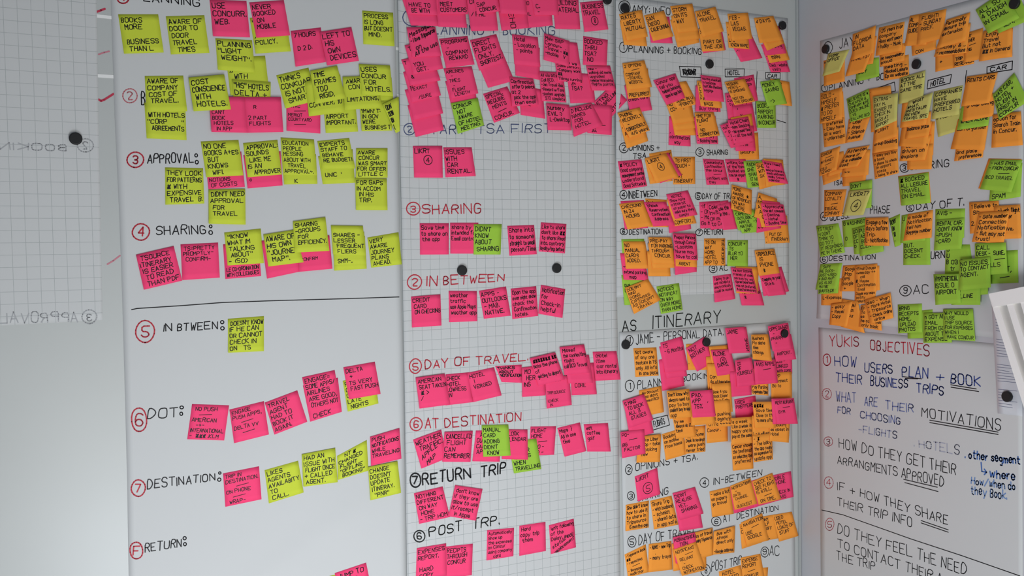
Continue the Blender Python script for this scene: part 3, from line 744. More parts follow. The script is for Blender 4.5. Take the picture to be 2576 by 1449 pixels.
D_JAMIE = r'''## on the lower sheet left of the corner
O;1593.2 876 1651.4 873.8 1657 945 1598.6 948.3;Not aware|of any one|feature in TS|only All info|   in one place
P;1657 905 1713 893 1722.2 970.5 1666.2 983.7;;lowest blank pink sticky note of the TS 6 Months stack
P;1658 872 1716 865 1728.8 945.8 1677 953;;middle blank pink sticky note of the TS 6 Months stack
P;1661.3 862.3 1715.6 845.8 1732 931 1672.8 937.6; TS|  - 6 Months|||
O;1726 866 1784 862 1789 930 1731.3 931; | |   Th|.|;orange sticky note behind the diagonal NOT BOTHER note
P;1725.5 876.3 1771.7 847.5 1799 909 1753.6 935; NOT|BOTHER||
O;1776 898 1828 890 1834 975 1781 982;;orange sticky note fanned out left behind the Can do otherwise note
O;1783 872 1831 868 1840 930 1795 940;;orange sticky note edge showing above the pink ALONE DAYS note
O;1779 915 1838 915 1844.3 979 1786.6 979; | |Can|do otherwise|
P;1788 881 1838 878 1852 939 1805 946;ALONE|@S|   DAYS.
P;1824 825.4 1877.3 822 1888 887 1834.4 889.7;JAMIE    &NAME|||;pink sticky note reading a name with NAME written sideways, topmost lower sheet
P;1836 935 1888 930 1891 993.7 1839.3 998.7;;blank pink sticky note showing below OF YOURSELF
O;1888 928 1932 928 1933.3 995.4 1892 992; | | |Pay Parking|Expenses/time
P;1849 906.4 1890.4 899 1903 968 1854 974;  0%|  OF|YOURSELF||
P;1946 890 1992 886 1993 940 1955 944;|BUS -|LINKED|with conc
O;1939 938 1992 935 1992.6 1001 1940.7 1002;  APP|   Connect|Go to||
P;1896 908 1951.4 904 1957.2 964 1900 967.4; AVIS APPS,|     _||;pink sticky note reading APPS with an underline below the orange Business Fly alone note
P;1940 850 1990 840 2003.3 903.7 1952.2 910; | | |  AIRPORT.|
O;1889.6 842 1932.5 841 1942.4 908.7 1893.7 903.7;Business|Fly alone|time|change.|
P;1931.6 821 1982.7 811.4 1994 878 1944 884;OPPEGAARD|    -|PHARM|     -|;pink sticky note reading PHARM under the magnet near the corner
O;1790 966 1838 962 1843.5 1036 1797 1038; |Book 4 you|Book Easier|trip in 5 min||
P;1846.8 1004.7 1900.3 994.8 1909.4 1061.5 1852.5 1066.5;USES|PREFFERED|||
O;1776 1050 1830 1045 1831 1110 1778 1115; | |Concur .||;orange sticky note with one small word below the Call agency note
O;1776 1010 1836 1005 1842.6 1072 1780 1075.5; | |   are pushing|  Call agency|Offic ~~~~
O;1607.7 982.4 1663.7 970.8 1670.3 1036.8 1613 1049;  No account|      so didn't|      need(80)|||
P;1573 1035 1631 1020 1644.8 1089 1585.4 1105.4;;blank pink sticky note showing below 5 MINS TO BOOK
O;1606 1098 1663.7 1092 1660.4 1162 1601 1164;     like Uber|     app - take|        picking|    new|;orange sticky note reading app take picking behind the pink BIG FACTOR note
P;1560.7 1086.5 1621 1080 1624 1141 1564.8 1153;PO-|    _|BIG|  FACTOR|
P;1565.7 1009 1620 991.4 1644 1056.5 1584.6 1076.3;5 MINS|  TO BOOK|  ALL 3|   STAGES|
O;1665.4 1092 1718 1076 1727 1143 1675 1158;Booking|on mobile|from home||
O;1722 1075 1775 1070 1774.5 1136 1724 1142;         day|apps.. home|Desk in savings|   were push|never tried
O;1691 1040 1742 1035 1752 1098 1701 1104;### ##|by me|Always do EUR|time|
O;1735 1000 1790 995 1800 1066 1740 1071;;blank orange sticky note showing below the pink 75% note
O;1677 984 1733.8 978 1741.2 1049 1685.2 1054;Don't know why|always need to|pay to buy|couldn't buy in app|app
P;1734.6 984.8 1792.4 980 1800.6 1047.5 1742.8 1050.8;IPAD,|APP    ,|  75%|;pink sticky note reading APP 75% on the lower sheet left of the corner
O;1839 1115 1893 1108 1895.4 1178.7 1844.3 1184.4;Cancer shows|the 'preferred'|so selecting the|  preferred|
O;1838 1052 1893 1048 1893.7 1114.4 1840 1118.5;is a week|Like a week in|happy and in|pay at the same|
O;1892 1046 1940 1042 1942 1108 1894 1112; | | |L- x will say|-- will stay
O;1893 1095 1942 1090 1944.8 1155.6 1896.2 1163;-  #|- The lobby|the app really|so expensive to|update app
O;1935 1050 1988 1046 1984.4 1113.6 1936.6 1109.4;|~~ looking|as closet in|Hotel|
O;1893 1011 1948 1010 1951 1077 1899 1077;####|  Save time|  Close to the|  to more often|
P;1940.7 1003 1992 1002 1996 1066 1944 1067;;pink sticky note fanned out directly behind the RESTAURANT GYM note
P;1946 1005 1997 1001 2007.5 1066 1955 1067;RESTAURANT|     _|   GYM||
P;1596.5 1198.8 1653.5 1176.6 1661.3 1243.3 1604.4 1261.5;LIKRT|@5;pink sticky note reading LIKRT with circled 5 on the lower sheet left of the corner
O;1574 1270 1632.4 1259 1632 1327.3 1573.7 1336.4;She didn't know|how to use it|to share in|Tripsource|   6 months ago
O;1635.7 1259.8 1689.3 1246.6 1706.5 1320 1645.6 1331.9;Share Trip|- with husband|- schmidt|- shared data|   in app safe;orange sticky note reading Share Trip with husband on the lower sheet left of the corner
P;1697 1262 1755 1250 1768.4 1327.3 1710 1336.4;;blank pink sticky note under DIDN'T REALISE YET SHARING
P;1692 1241 1748.6 1225.2 1770 1292 1711 1309;DIDN'T|REALISE| YET,|   SHARING.|
P;1835 1225 1890 1208 1905 1275 1847 1292;;pink sticky note edging the bottom of the GATE CHANGE QUICKEST note
P;1888 1210 1940 1195 1949 1262 1896 1277;;pink sticky note showing under the FLIGHT IS STILL ON TIME note
P;1935 1198 1990 1185.5 1996.6 1249.8 1948 1262;  MOBILE|   PHONE|    &|  CHECK IN|    PASS
O;1784.8 1236.6 1836 1224 1846 1292.7 1791.8 1301;- make a list|on papers|go travel||
O;1836.8 1222.6 1887.9 1202 1905 1267 1848.3 1282.8;NOTIFICATIONS|    -|GATE|  CHANGE.|     -|  QUICKEST
O;1892 1211 1943 1189.7 1965.3 1255.6 1908.5 1269.6;CHECK TO|SEE FLIGHT|IS STILL.|    _|  ON TIME.
O;1860 1319 1912 1305 1916.5 1364.6 1866.5 1381;C|C| ||;orange sticky note fanned out behind the NAVIGATION note
O;1905 1302 1950 1294 1960 1354 1915 1362;   DON'T|   HELP|   STUFF|    WT|    TEL;orange sticky note reading HELP STUFF between NAVIGATION and USED HOTEL
O;1863.7 1315 1917.4 1291 1934.7 1359 1879 1373.7;NAVIGATION|     _| USE|  GOOGLE|;orange sticky note reading NAVIGATION USE on the lower sheet left of the corner
O;1943.8 1295.5 1992 1287.3 2008.8 1348.3 1960.2 1362.8;USED| HOTEL| LOADS OF|  STUFF|
O;1571 1395 1624.6 1369 1632.8 1439 1580 1453;-Tripsource book|##|- repeated|   _|- Baggage|  made char;orange sticky note reading repeated Baggage at the bottom left of the lower sheet
O;1632 1369 1689 1361 1692 1432.9 1631 1440;- ADNS - new Trip|       .|- many trays||
O;1690 1368 1745 1360 1750 1428 1694 1437;;orange sticky note fanned out left behind the NOTIFICANS RELIANT note
O;1722 1368 1776 1362 1777 1427 1725 1432;;orange sticky note peeking out right of the NOTIFICANS RELIANT note
O;1738 1342 1793 1328 1795 1396 1745 1410;   day of travel|    using Tripsource|||     at
P;1692.9 1351.9 1748.4 1339 1757 1405 1700 1418;PUSH NOTIFICA|      TION,|||
O;1693.8 1382.8 1751 1362.8 1775.7 1433.8 1715.6 1449;NOTIFICANS|     _|  RELIANT|     -|  CHECK|  NOTIFICATION
O;1795.5 1337 1849.5 1322.8 1847.4 1390 1793.7 1395.6;   Bus with|   Airmax|   direct only||-Google address;orange sticky note reading Bus with direct only address on the lower sheet
O;1880 1432 1932.5 1427 1928 1490 1880 1495;;orange sticky note peeking out right of EXPENSE REPORT at the bottom edge
O;1808 1438 1863 1421 1878 1490 1815 1505;   HOTEL|    POATED|  TS||
O;1862.9 1402.9 1912.9 1393 1925 1462 1870 1475;EXPENSE|REPORT|   _| CONKUR|    -;orange sticky note reading EXPENSE REPORT at the bottom edge of the lower sheet
'''
E_JAY = r'''## on the right-hand wall
O;2071.5 152.5 2125.5 143 2124.6 204.6 2072.5 217;"| | | ;orange sticky note below the pale yellow HOME OFFICE note
W;2083 135 2137 124 2112 180 2068.6 192;  HOME| OFFICE|||
G;2155 150 2211.4 143.9 2211.4 192 2152.5 206.6;    'Y| | OUY;green sticky note reading OUY beneath the FLORIDA DATA notes
O;2150 100 2206 90 2196 160 2150 168;;orange sticky note sticking out right between FLORIDA DATA and the green OUY note
O;2146 125 2200 112 2174 181 2126 193; |ANALYST||
O;2145 86 2203.3 64 2197 133 2143 152;  IN|FLORIDA|DATA|
O;2222 150 2286 137 2286.7 194 2223 202.7;|meeting ...|-Booked Leisure|Ep on website
O;2212 118 2279 108 2275 151.6 2213.3 169; | |no responsibility|cloud;orange sticky note reading no responsibility cloud under the 25 years note
O;2211 69.5 2276 54 2268 127.4 2202.4 141;-25 years in an|company|-Boss won't smart|- hobby - Music|
O;2290 85 2358 70 2354 123.5 2295 141; | | | |   CON;orange sticky note showing CON under the FLIGHT SUNDAY PREF note
O;2289 40 2340 30 2330 112 2275 116;AL|COMPANY|GUIDE| |;orange sticky note starting AL left of the FLIGHT SUNDAY PREF note
O;2312 38 2381 22 2371 96.5 2306 113;  FLIGHT!|- SUNDAY|  PREF.||
O;2353 125 2410 112 2412 168 2353 181; | |    +|;orange sticky note with a plus sign at the left of TRIP RESEARCH
O;2395 105 2455 92 2450 160 2398 171; | | |  TRIP|RESEARCH.
O;2425 85 2473 70 2470 148 2425 158;  NOT|  OTHER|   _|  THIS||
O;2375 70 2442 58 2431 133 2349 143; | | |  money & ...|- recommendations
O;2381 50 2440.7 31 2429 102 2354 123.5;Personally|leisure trip|extension||
O;2490 85 2548 70 2546 143 2488 150;;orange sticky note edging the right side of the Enjoy Travel note
O;2474 78 2546 66 2542 142 2462 155;  Enjoy|Travel|But not|## in General|
G;2486 15 2560 -22 2590 50 2512 84; | | |     ..ER.;green sticky note ending ER at the top right corner by the magnet
G;2454 25 2525 -24 2565 45 2486 85;ALL SO|4 DAUGH|IN EMAIL|
O;2075 240 2121 230 2125 300 2070 312;;orange sticky note edge showing right of SOLO HIMSELF
O;2068 305 2124 295 2128.4 360 2073.4 370.7;    preferred|- Easy have|all is want|- understand|
O;2063.8 234.6 2119 219 2118 300 2062 312;SOLO -|HIMSELF|# PREFER|TO DO|HIMSELF
O;2135 300 2190 292 2169 352.4 2126.5 360;- Uber|- Area|- Science|  Avenue
G;2129.4 249 2185.3 223 2193 291.6 2139 308;BELIEVES IS *|CHEAPER &|COMPANY # HE|DOES ONLINE|   VS|CALLING BCD
O;2190 265 2245 255 2247 322 2191 333;;lower orange sticky note strip at the left of the EXTRAS note
O;2186 224 2240 215 2246 270 2192 280;.|||||;upper orange sticky note strip between the green BELIEVES note and EXTRAS
O;2194 385 2258 372 2260.6 435.4 2200.8 451;- easy pay buy|a book|- place to check|  in airport|  costs|- being 1h share
O;2198 330 2260 320 2258.7 374.6 2194 386; |BOOK ~~|Group Booking|
O;2199 300 2257 285 2255.8 342.7 2198 363; | |FLIGHT||;orange sticky note reading FLIGHT directly below the pale yellow EXTRAS note
W;2195 243 2259 234 2256 303 2200 328;EXTRAS -|PAY M..|EASIER TO|CHECK IN,|BAGS AT|AIRPORT
O;2295 310 2352 305 2347 390 2292 398; |     '|      K|     /|     -;orange sticky note forming the right-hand edge of the tall orange cascade
O;2283 370 2347 362 2343.3 425.7 2281.8 426.7; | |- Area||
O;2270 345 2343 340 2327 402 2262.5 406; |- Convention|driven on|explore
O;2270 310 2345 305 2328 372 2261 368;;blank orange sticky note above the explore note in the tall cascade
O;2285 290 2343 280 2337 340 2276 350; | |balance price|;orange sticky note reading balance price in the tall cascade
O;2270 255 2338 240 2330 313 2264 322;;orange sticky note showing directly below the pale yellow REVIEW note
W;2263 196 2328 177 2322 250 2260 262;BOOKS ALL|AT THE|SAME TIME||
W;2286 255 2347 232 2334 297 2268 307;    'WHAT|WHAT.|RESTAUR|REVIEW|TRAVEL SITE
W;2352 290 2423 271.6 2411.8 328.5 2359.7 345;FROM.||;pale yellow sticky note reading FROM below COMPANIES HAVE PREFERRED HOTELS
W;2349 230 2422.4 214 2411.8 288 2343.3 300.5;COMPANIES|HAVE|PREFERRED|HOTELS|
O;2410 335 2482 330 2471.6 396 2400 405.7; | | |and place|   preferences
O;2410 300 2490 290 2476 378 2391 375; |car. organiser|||
G;2420 262 2495 250 2486 316 2407 327.5; | | |WHEN ALONE|;green sticky note reading WHEN ALONE on the right-hand wall
O;2428 240 2503 235 2498.6 291.8 2420.5 306.3; |group being||
O;2432 192.7 2510 182 2489 259 2417.6 268;RENTS CARS||||
O;2496.7 289 2568 280 2573 365 2493.8 372;option for|Search Train|in Concur.||
G;2497 238 2551 183 2588 254 2513 301.5;HAS CAR,|HOTEL +|FLIGHT|PREF IN|CONCUR;green diamond-tilted sticky note reading HAS CAR HOTEL FLIGHT PREF on the right-hand wall
O;2065 415 2113 400 2114 450 2071 466;;lowest orange sticky note at far left, above COMPANY LOYALTY
O;2118 415 2185 405 2175.7 463.4 2119.7 469;;blank orange sticky note directly above the green DON'T note
O;2080 390 2122 380 2130 430 2080 445;     n|     on| | ;orange sticky note in shadow between INTRANET and the Attention note
O;2130 385 2189 376 2184 440 2115 446;     due|     the| | ~~;orange sticky note showing due the behind the slanted Attention note
O;2132.3 374.6 2188.2 365 2157.4 418 2105.3 427.6; Attention|  more if|it is valuable|cost;orange slanted sticky note reading Attention more if on the right-hand wall
O;2063.8 385 2114 367.8 2104.3 426.7 2061 444;CONCUR|   _|INTRANET|   _|COLD|  SEARCH;orange sticky note reading INTRANET between two lines on the right-hand wall
O;2259 443 2337 432 2342 509 2266 516;;orange sticky note edging the green BOOKED ALL LEISURE note
G;2259.6 445 2335.6 433.4 2340.4 510.6 2267.4 517.5;# BOOKED|ALL LEISURE|TRAVEL|ON EMAIL.|
G;2495 420 2572 409 2567 495 2488 507.7; | | | | SPAM;green sticky note reading SPAM beneath the HAS EMAIL note
O;2487 398.6 2570 400 2542 481 2461 474;;orange sticky note edging the green HAS EMAIL note
G;2491.9 400.6 2572 402.5 2544 483.6 2464.9 476;- HAS EMAIL|- FROM CONCUR|     _|BCD TRAVEL||;green sticky note reading HAS EMAIL FROM on the right-hand wall
O;2073.4 478 2130 476 2117.8 543.5 2072.5 546.4;COMPANY|LOYALTY|    _|FRUGAL|COMPANY
G;2137 460 2194 452 2192 522 2140 530;DON'T||||;green sticky note reading DON'T behind the pale yellow LIKERT note
W;2135 479.8 2194 475 2171.8 540.6 2119.7 543.5;  LIKERT?|@4;pale yellow sticky note reading LIKERT with circled 4 on the right-hand wall
G;2118 555 2178 546 2180 618 2123 622;G WASHINGT||| O|
G;2143 575 2195 565 2200 635 2148.7 640;GOOGLE|OF PU|CC|D|;green sticky note mostly hidden, third in the green row above DESTINATION
G;2158 572 2215 560 2223 632.3 2163 644.8;PUSH| ABOUT|  BOO|CLEAR|
G;2053 568.6 2109 561.8 2125.5 635 2063.8 646.7;TS TRUST|-I DON'T|THINK TO|GO TO IT,|IT RESPONDS|ME IM THERE
O;2176.7 548.3 2234.6 546.4 2237 618.8 2174.3 617.8;Engage a few|days before|Trip.|L- Notification
G;2236 550 2264 538 2266 616 2251 621.7;DON'T|  ON|   TR|   -;narrow green sticky note reading DON'T ON between two orange notes
G;2272 595 2339.4 588 2340.4 666.3 2272.2 667;|BUT.|DOESN'T|CHECK.|
G;2268 542 2330 530 2328 605 2265 612;U|'|||;green sticky note in shadow behind the orange Notification Baggage number note
O;2283.8 538.7 2347 528 2343.3 597.8 2272.2 606.2;a mode of|Notification|tell him|Baggage number|
G;2379 615 2440 615 2450 690 2376.7 690;S|U|B @3 C~~|    tr;green sticky note showing S U B and circled 3 right of the RETURN heading
G;2353 526 2428 524.5 2425 598 2352 600;AVIS -||||;green sticky note headed AVIS above the RENTAL CAR note
G;2354 553 2426 548 2418.5 625.8 2349 630.6;RENTAL CAR,|-DON'T KNOW|-PUSH.|-CARD|
O;2438 509 2512 505 2514 580 2440 588;1 Believe to|  Sit||2.|
O;2500 518 2566 514.5 2569 599.7 2505 602;  - Lock flight|     letter|      ml|    Arrive,|
O;2462 535 2540 530 2524.7 613.2 2444.6 608.4;- Gate number| Connection| Notification|- But may not| trust!
G;2490 632 2560.4 628.7 2561.8 711 2492 714;     E| |    PORT,|    _
G;2452 612 2530 610 2535 688 2453 694;CALL|DESK -  SURE,|         _|      CALLS|
G;2430 670 2488 665 2485 740 2430 745;;blank green sticky note corner right below NO ISSUES TO CONTACT AGENT
G;2405 695 2468 690 2466 767 2393 767; | |   M|   ALLINE|;green sticky note ending ALLINE right of the AIRPORT ISSUE note
G;2348 690 2412 688.4 2417.5 762.5 2353 767.3;HYPOTHETICAL|ISSUE @|AIRPORT|
G;2412.4 653.7 2490.5 646 2492.4 723.2 2411.4 730.9;NO ISSUES|TO CONTACT|AGENT.||
O;2066 705 2118 700 2117.8 768.7 2065.7 767.7; | | |L-Expenses|
G;2062 680 2115 672 2108 737.8 2058 739.7; | | | |DARTED!!
G;2063.8 664.5 2118.8 661.6 2104.3 726.2 2051.2 729;   SAFE|HE DOCS-|JUST-USED|+ BAD MAP|  AS ALSO|   MAYBE
O;2151 705 2207 698 2200.8 762 2149.6 764.8; | |guides|-Apple way maps| notify|-Alliante from;orange sticky note reading guides notify from below the House Confirmation note
O;2160 672 2212 668 2213 730 2160 735;;orange sticky note edge right of the House Confirmation note
O;2120.7 668.3 2175 665 2172 733 2113 733;  Google|  iMap|GPS|Google|   +;orange sticky note reading GPS right of the green JUST-USED note
O;2150 668 2207 663 2204.6 734 2150 735;-Email [house|-weekday ++|      call|#  House|  Confirmation|   Email;orange sticky note reading Email House Confirmation on the right-hand wall
O;2118 752 2158 758 2175 838 2115 822;on  Type/|  Button|Concur||;orange sticky note reading Type Button at the bottom of the upper right sheet
O;2090 765 2145 758 2130 822 2086 817;- easy|- Recei|  Copy|
O;2165 768 2215 760 2218 832 2160 822;En|To|as|he come mas|  only book
O;2175 755 2240 736 2247 800 2188 815;also - When|- More Hotel|- Tripsource|- Check online|     airline;orange sticky note reading More Hotel Check online on the right-hand wall
G;2281 785 2346 778 2346 850 2283.4 852;;blank green sticky note poking out below BRING RECIEPTS HOME
G;2258.3 766.3 2319 763.4 2320 836 2259.3 838.7;BRING|RECIEPTS|HOME,| UPLOAD|PHOTOS
G;2323 787.5 2392 786 2394.4 861.8 2323 862.8;n GOT AN|EMAIL|FROM GC|ABOUT T|EXPENSE
G;2372.2 777.9 2447.5 777 2453.2 858 2373.2 855;WHY WOULD|I USE|TRIP SOURCE|FOR EXPENSES|WHEN I|  HAVE CONCUR;green sticky note reading WHY WOULD I USE FOR EXPENSES on the right-hand wall
'''
H_LEFT = r'''K;340 -22 500 -4 503 16 340 0;PLANNING;heading
R;309 -6 15 15;1;circled_number
K;497 15 3 3;o
R2;327 241 18 18;2;circled_number
K;355 226 440 228 440 262 356 262;BOOKING;heading
R;340.5 402 21 19;3;circled_number
K;371 390 486 383 487 409 371 411;APPROVAL;heading
R;354.5 583.6 22 20;4;circled_number
K;393 568 517 566 518 588 393 590;SHARING;heading
R;365 834 24 27;5;circled_number
K;412 817 547 808 547 827 412 834;IN BTWEEN;heading
R;350 1056 19 31;6;circled_number
K;371 1030 446 1022 447 1047 371 1054;DOT;heading
R;348 1228 18 20;7;circled_number
K;370 1207 541 1190 541 1208 371 1231;DESTINATION;heading
R;343 1385 16 22;F;circled_number
K;364 1367 456 1355 456 1375 365 1389;RETURN;heading
'''
H_CENTER = r'''B;1040 44 27 22;1;circled_number
B;1066 62 1396 64 1396 88 1066 86;PLANNING + BOOKING;heading
B;1030 325 14 15;2;circled_number
B;1056 315 1385 311 1386 334 1056 338;START  TSA FIRST;heading
R;1039.6 525 17 16;3;circled_number
R;1062 514 1210 511 1210 535 1062 538;SHARING;heading
R;1042.7 709.6 18 18;2;circled_number
R;1074 695 1267 690 1268 707 1074 720;IN BETWEEN;heading
R;1045 921 15 18;5;circled_number
R;1070 906 1327 888 1327 906 1070 928;DAY OF TRAVEL.;heading
R;1046.7 1067 15.5 16.5;6;circled_number
R;1069 1054 1310 1037 1310 1059 1070 1079;AT DESTINATION;heading
T;1045 1208 13.5 18;7;circled_number
T;1063 1192 1271 1164 1272 1190 1064 1220;RETURN  TRIP;heading
T2;1055 1349 14 14.5;6;circled_number
T2;1079 1327 1254 1294 1255 1318 1080 1350;POST  TRP.;heading
'''
H_AMY = r'''K;1570.7 18 14.5 17;;circled_number
K;1591 12 1686 21 1686 37 1591 30;AMY: INFO;heading
K;1568 119 10.7 12.5;1;circled_number
K;1582 115 1764 121 1764 137 1582 131;PLANNING + BOOKING;heading
K;1709 167 1763 168 1765 195 1713 194;#FLIGHT;boxed_word
K;1824 174 1873 173 1872 193 1824 194;HOTEL;boxed_word
K;1926 182 1963 183 1963 199 1926 199;CAR;boxed_word
K;1569.3 372 11.5 12.5;2;circled_number
K;1583 365 1659 365 1659 378 1583 379;OPINIONS +;heading
K;1592 386 1625 385 1625 397 1592 400;TSA;heading
K;1760.8 382.5 10.5 10.5;3;circled_number
K;1778 377 1831 377 1831 389 1778 390;SHARING;heading
K;1568.4 490 9 11.5;4;circled_number
K;1581 481 1653 480 1653 493 1582 500;INBETWEEN;heading
K;1756.6 493 8 9.5;5;circled_number
K;1767 486 1852 487 1852 501 1767 500;DAY OF TRAV;heading
K;1569.3 582.3 9.5 8.5;6;circled_number
K;1583 577 1666 576 1666 588 1583 590;DESTINATION;heading
K;1759 584.6 9 8;7;circled_number
K;1772 577 1818 577 1818 590 1772 590;RETURN;heading
K;1794 676 10 10.5;9;circled_number
K;1810 667 1831 667 1831 681 1810 681;AC;heading
'''
H_JAMIE = r'''K;1583 857 10 13;1;circled_number
K;1599 841 1818 827 1819 843 1600 866;JAMIE - PERSONAL DATA.;heading
K;1584.3 971 11.5 15;1;circled_number
K;1603 959 1795 935 1795 948 1604 979;PLANNING  BOOKING;heading
K;1636 1055 1679 1044 1685 1069 1641 1083;FLIGHTS;boxed_word
K;1581.8 1181.6 8.5 12;2;circled_number
K;1598.6 1167 1753.6 1142 1754 1157 1599 1185;OPINIONS + TSA.;heading
K;1587.4 1247.5 9 11;3;circled_number
K;1604 1245 1681 1226 1681 1243 1604 1262;SHARING;heading
K;1772 1214 11.5 12;4;circled_number
K;1795 1202 1916 1182 1916 1196 1795 1220;IN-BETWEEN;heading
K;1801.9 1311.5 12 12;6;circled_number
K;1819 1294 1958 1270 1958 1283 1820 1314;AT  DESTINATION;heading
K;1589.7 1362.8 10.5 14;5;circled_number
K;1606 1346 1752 1325 1752 1340 1607 1372;DAY OF TRAVEL;heading
K;1775 1435 12 15;8;circled_number
K;1790 1415 1866 1399 1866 1417 1790 1439;POST TRIP;heading
K;1924 1388.6 10 12.5;9;circled_number
K;1936 1376 1961 1373 1961 1396 1936 1398;AC;heading
'''
H_JAY = r'''K;2083 120 11 15;;circled_number
K;2112 97 2149 92 2149 113 2112 122;JAY;heading
K;2086 213 2225 183 2225 198 2086 228;PLANNING +  BO;heading
K;2074 222 8 9;1;circled_number
K;2202.7 223 2250 206 2253 229 2202 241;AIR;boxed_word
K;2334.6 202.4 2393.5 187 2390.6 209 2331.7 224.6;HOTEL;boxed_word
K;2483 168.6 2547 153 2546.5 175 2482 185;CAR;boxed_word
K;2097 456 2119 454 2119 464 2097 467;TSA;heading
K;2072.8 544.5 9 11;4;circled_number
K;2088 540 2135 534 2135 548 2088 556;QUESS.;heading
K;2189 520 2238 516 2238 534 2189 539;PHASE;heading
K;2275 422.8 11 11;3;circled_number
K;2288 407 2387 402 2387 420 2288 428;SHARING;heading
K;2289.6 523 10 10;5;circled_number
K;2306 512 2424 497 2424 518 2306 528;DAY OF T.;heading
K;2290 640 10 10;7;circled_number
K;2305 634 2376 631 2376 649 2305 653;RETURN;heading
K;2072.8 652 10 10.5;6;circled_number
K;2086 644 2202 641 2202 652 2086 656;DESTINATION;heading
K;2277.7 731.3 14.5 13;9;circled_number
K;2298 717 2336 717 2336 738 2298 739;AC;heading
'''
H_YUKI = r'''R;2087 840 2160 849 2160 872 2087 870;YUKIS;heading
R;2190 855 2338 867 2338 895 2190 879;OBJECTIVES;heading
R;2080 905 9.5 15;1;circled_number
N;2100 896 2153 901 2153 925 2100 920;HOW;line_of_writing
N;2175 911 2245 918 2245 940 2175 935;USERS;line_of_writing
N;2270 922 2334 927 2334 952 2270 947;PLAN;underlined_word
N;2354 936 2374 938 2374 960 2354 958;+;line_of_writing
N;2392 938 2466 949 2466 973 2392 964;BOOK;underlined_word
N;2102 936 2168 943 2168 966 2102 959;THEIR;line_of_writing
N;2190 946 2283 955 2283 976 2190 970;BUSINESS;line_of_writing
N;2306 963 2373 971 2373 994 2306 986;TRIPS;line_of_writing
R2;2080 991 11.5 14;2;circled_number
N2;2104 985 2153 989 2153 1013 2104 1009;WHAT;line_of_writing
N2;2175 996 2207 999 2207 1022 2175 1019;ARE;line_of_writing
N2;2228 1008 2298 1017 2298 1038 2228 1030;THEIR;line_of_writing
K;2319 1026 2517 1056 2517 1085 2319 1047;MOTIVATIONS;underlined_word
N2;2107 1022 2139 1026 2139 1042 2107 1038;FOR;line_of_writing
N2;2164 1034 2264 1050 2264 1068 2164 1051;CHOOSING;line_of_writing
N3;2160 1071 2256 1085 2256 1104 2160 1087;-FLIGHTS;faint_line_of_writing
N4;2300 1105 2413 1122 2413 1145 2300 1122;. HOTELS;faint_line_of_writing
U;2428 1133 2566 1148 2566 1168 2428 1152;. other segment;blue_line_of_writing
U;2490 1181 2553 1187 2553 1208 2490 1201;where;blue_line_of_writing
U2;2443 1200 2553 1214 2553 1233 2443 1217;How/when do;blue_line_of_writing
U2;2443 1221 2532 1234 2532 1256 2443 1242;they Book.;blue_line_of_writing
R2;2083.6 1110.6 11 12;3;circled_number
K;2111 1101 2404 1167 2404 1194 2111 1126;HOW DO THEY GET THEIR;line_of_writing
K;2107 1147 2374 1199 2374 1224 2107 1166;ARRANGMENTS APPROVED;line_of_writing
R2;2084.7 1214 11.5 15;4;circled_number
K;2107 1212 2384 1296 2384 1320 2107 1232;IF + HOW THEY SHARE;line_of_writing
K;2107 1252 2294 1303 2294 1326 2107 1271;THEIR TRIP INFO;line_of_writing
R2;2087 1319 11 15;5;circled_number
K;2107 1317 2431 1420 2431 1447 2107 1342;DO THEY FEEL THE NEED;line_of_writing
K;2107 1356 2370 1444 2370 1468 2107 1377;TO CONTACT THEIR A;line_of_writing
K;2105 1385 2201 1414 2201 1435 2105 1407;THE TRIP;line_of_writing
'''
H_FAR = r'''M;0 359 165 364 166 380 0 376;BOOKIN;faint_mirrored_heading
M;215 366 20 17;2;faint_mirrored_heading
M;0 786 195 785 195 809 0 813;APPROVAL;faint_mirrored_heading
M;225 797 19 17;3;faint_mirrored_heading
'''
H_COLON = r'''493.5 391 3.4 4;495 408 4 4.4
530 569.6 3.4 3.6;530 585 4.6 5
559 810.5 4.2 4;559.6 826 4.4 4.2
457 1025 4.4 3.6;456 1041 3.6 4.2
553 1190 3 3;551.6 1206.7 4.2 4
464.5 1354 4 4;465.3 1369 3.6 4
'''
# ------------------------------------------------------------------ the setting
BOARD = noisy('whiteboard', (0.50, 0.52, 0.505), 0.05, 3.0, 0.35, 0.4)
BOARD_R = noisy('whiteboard_right', (0.53, 0.535, 0.56), 0.04, 3.0, 0.35, 0.4)
def slab(name, x0, x1, y0, y1, z0, z1, material):
    v, f = box_vf(x0, x1, y0, y1, z0, z1); o = link(name, v, f, material); o['kind'] = 'structure'; return o
slab('wall_back', -2.6, CORNER + .1, 0.0, .1, 0, 2.8, BOARD)
slab('wall_right', CORNER, CORNER + .1, -4.2, 0.0, 0, 2.8, BOARD_R)
slab('floor', -2.6, CORNER + .1, -4.2, .1, -.1, 0, noisy('carpet', (.42, .41, .39), .2, 90, .95, .05))
slab('trim_1', CORNER - .0095, CORNER - .0022, -.006, 0, 0, 2.8, mat('aluminium', (.42, .44, .43), .4, .5))
slab('trim_2', CORNER - .0022, CORNER, -.0012, 0, 0, 2.8, mat('corner_gap', (.03, .03, .03), .9))
for k, (a, b) in enumerate((((225, 38), (1004, 123)), ((225, 189), (1004, 241)))):
    p = on_main([a, b]); h = .0035
    v = []
    for q in p: v += [(q[0], 0, q[2] + h), (q[0], 0, q[2] - h), (q[0], -.0006, q[2] + h), (q[0], -.0006, q[2] - h)]
    o = link('trim_%d' % (3 + k), v, [(0, 1, 3, 2), (4, 6, 7, 5), (0, 2, 6, 4), (1, 5, 7, 3), (2, 3, 7, 6)], mat('white_strip', (.85, .85, .83), .5)); o['kind'] = 'structure'

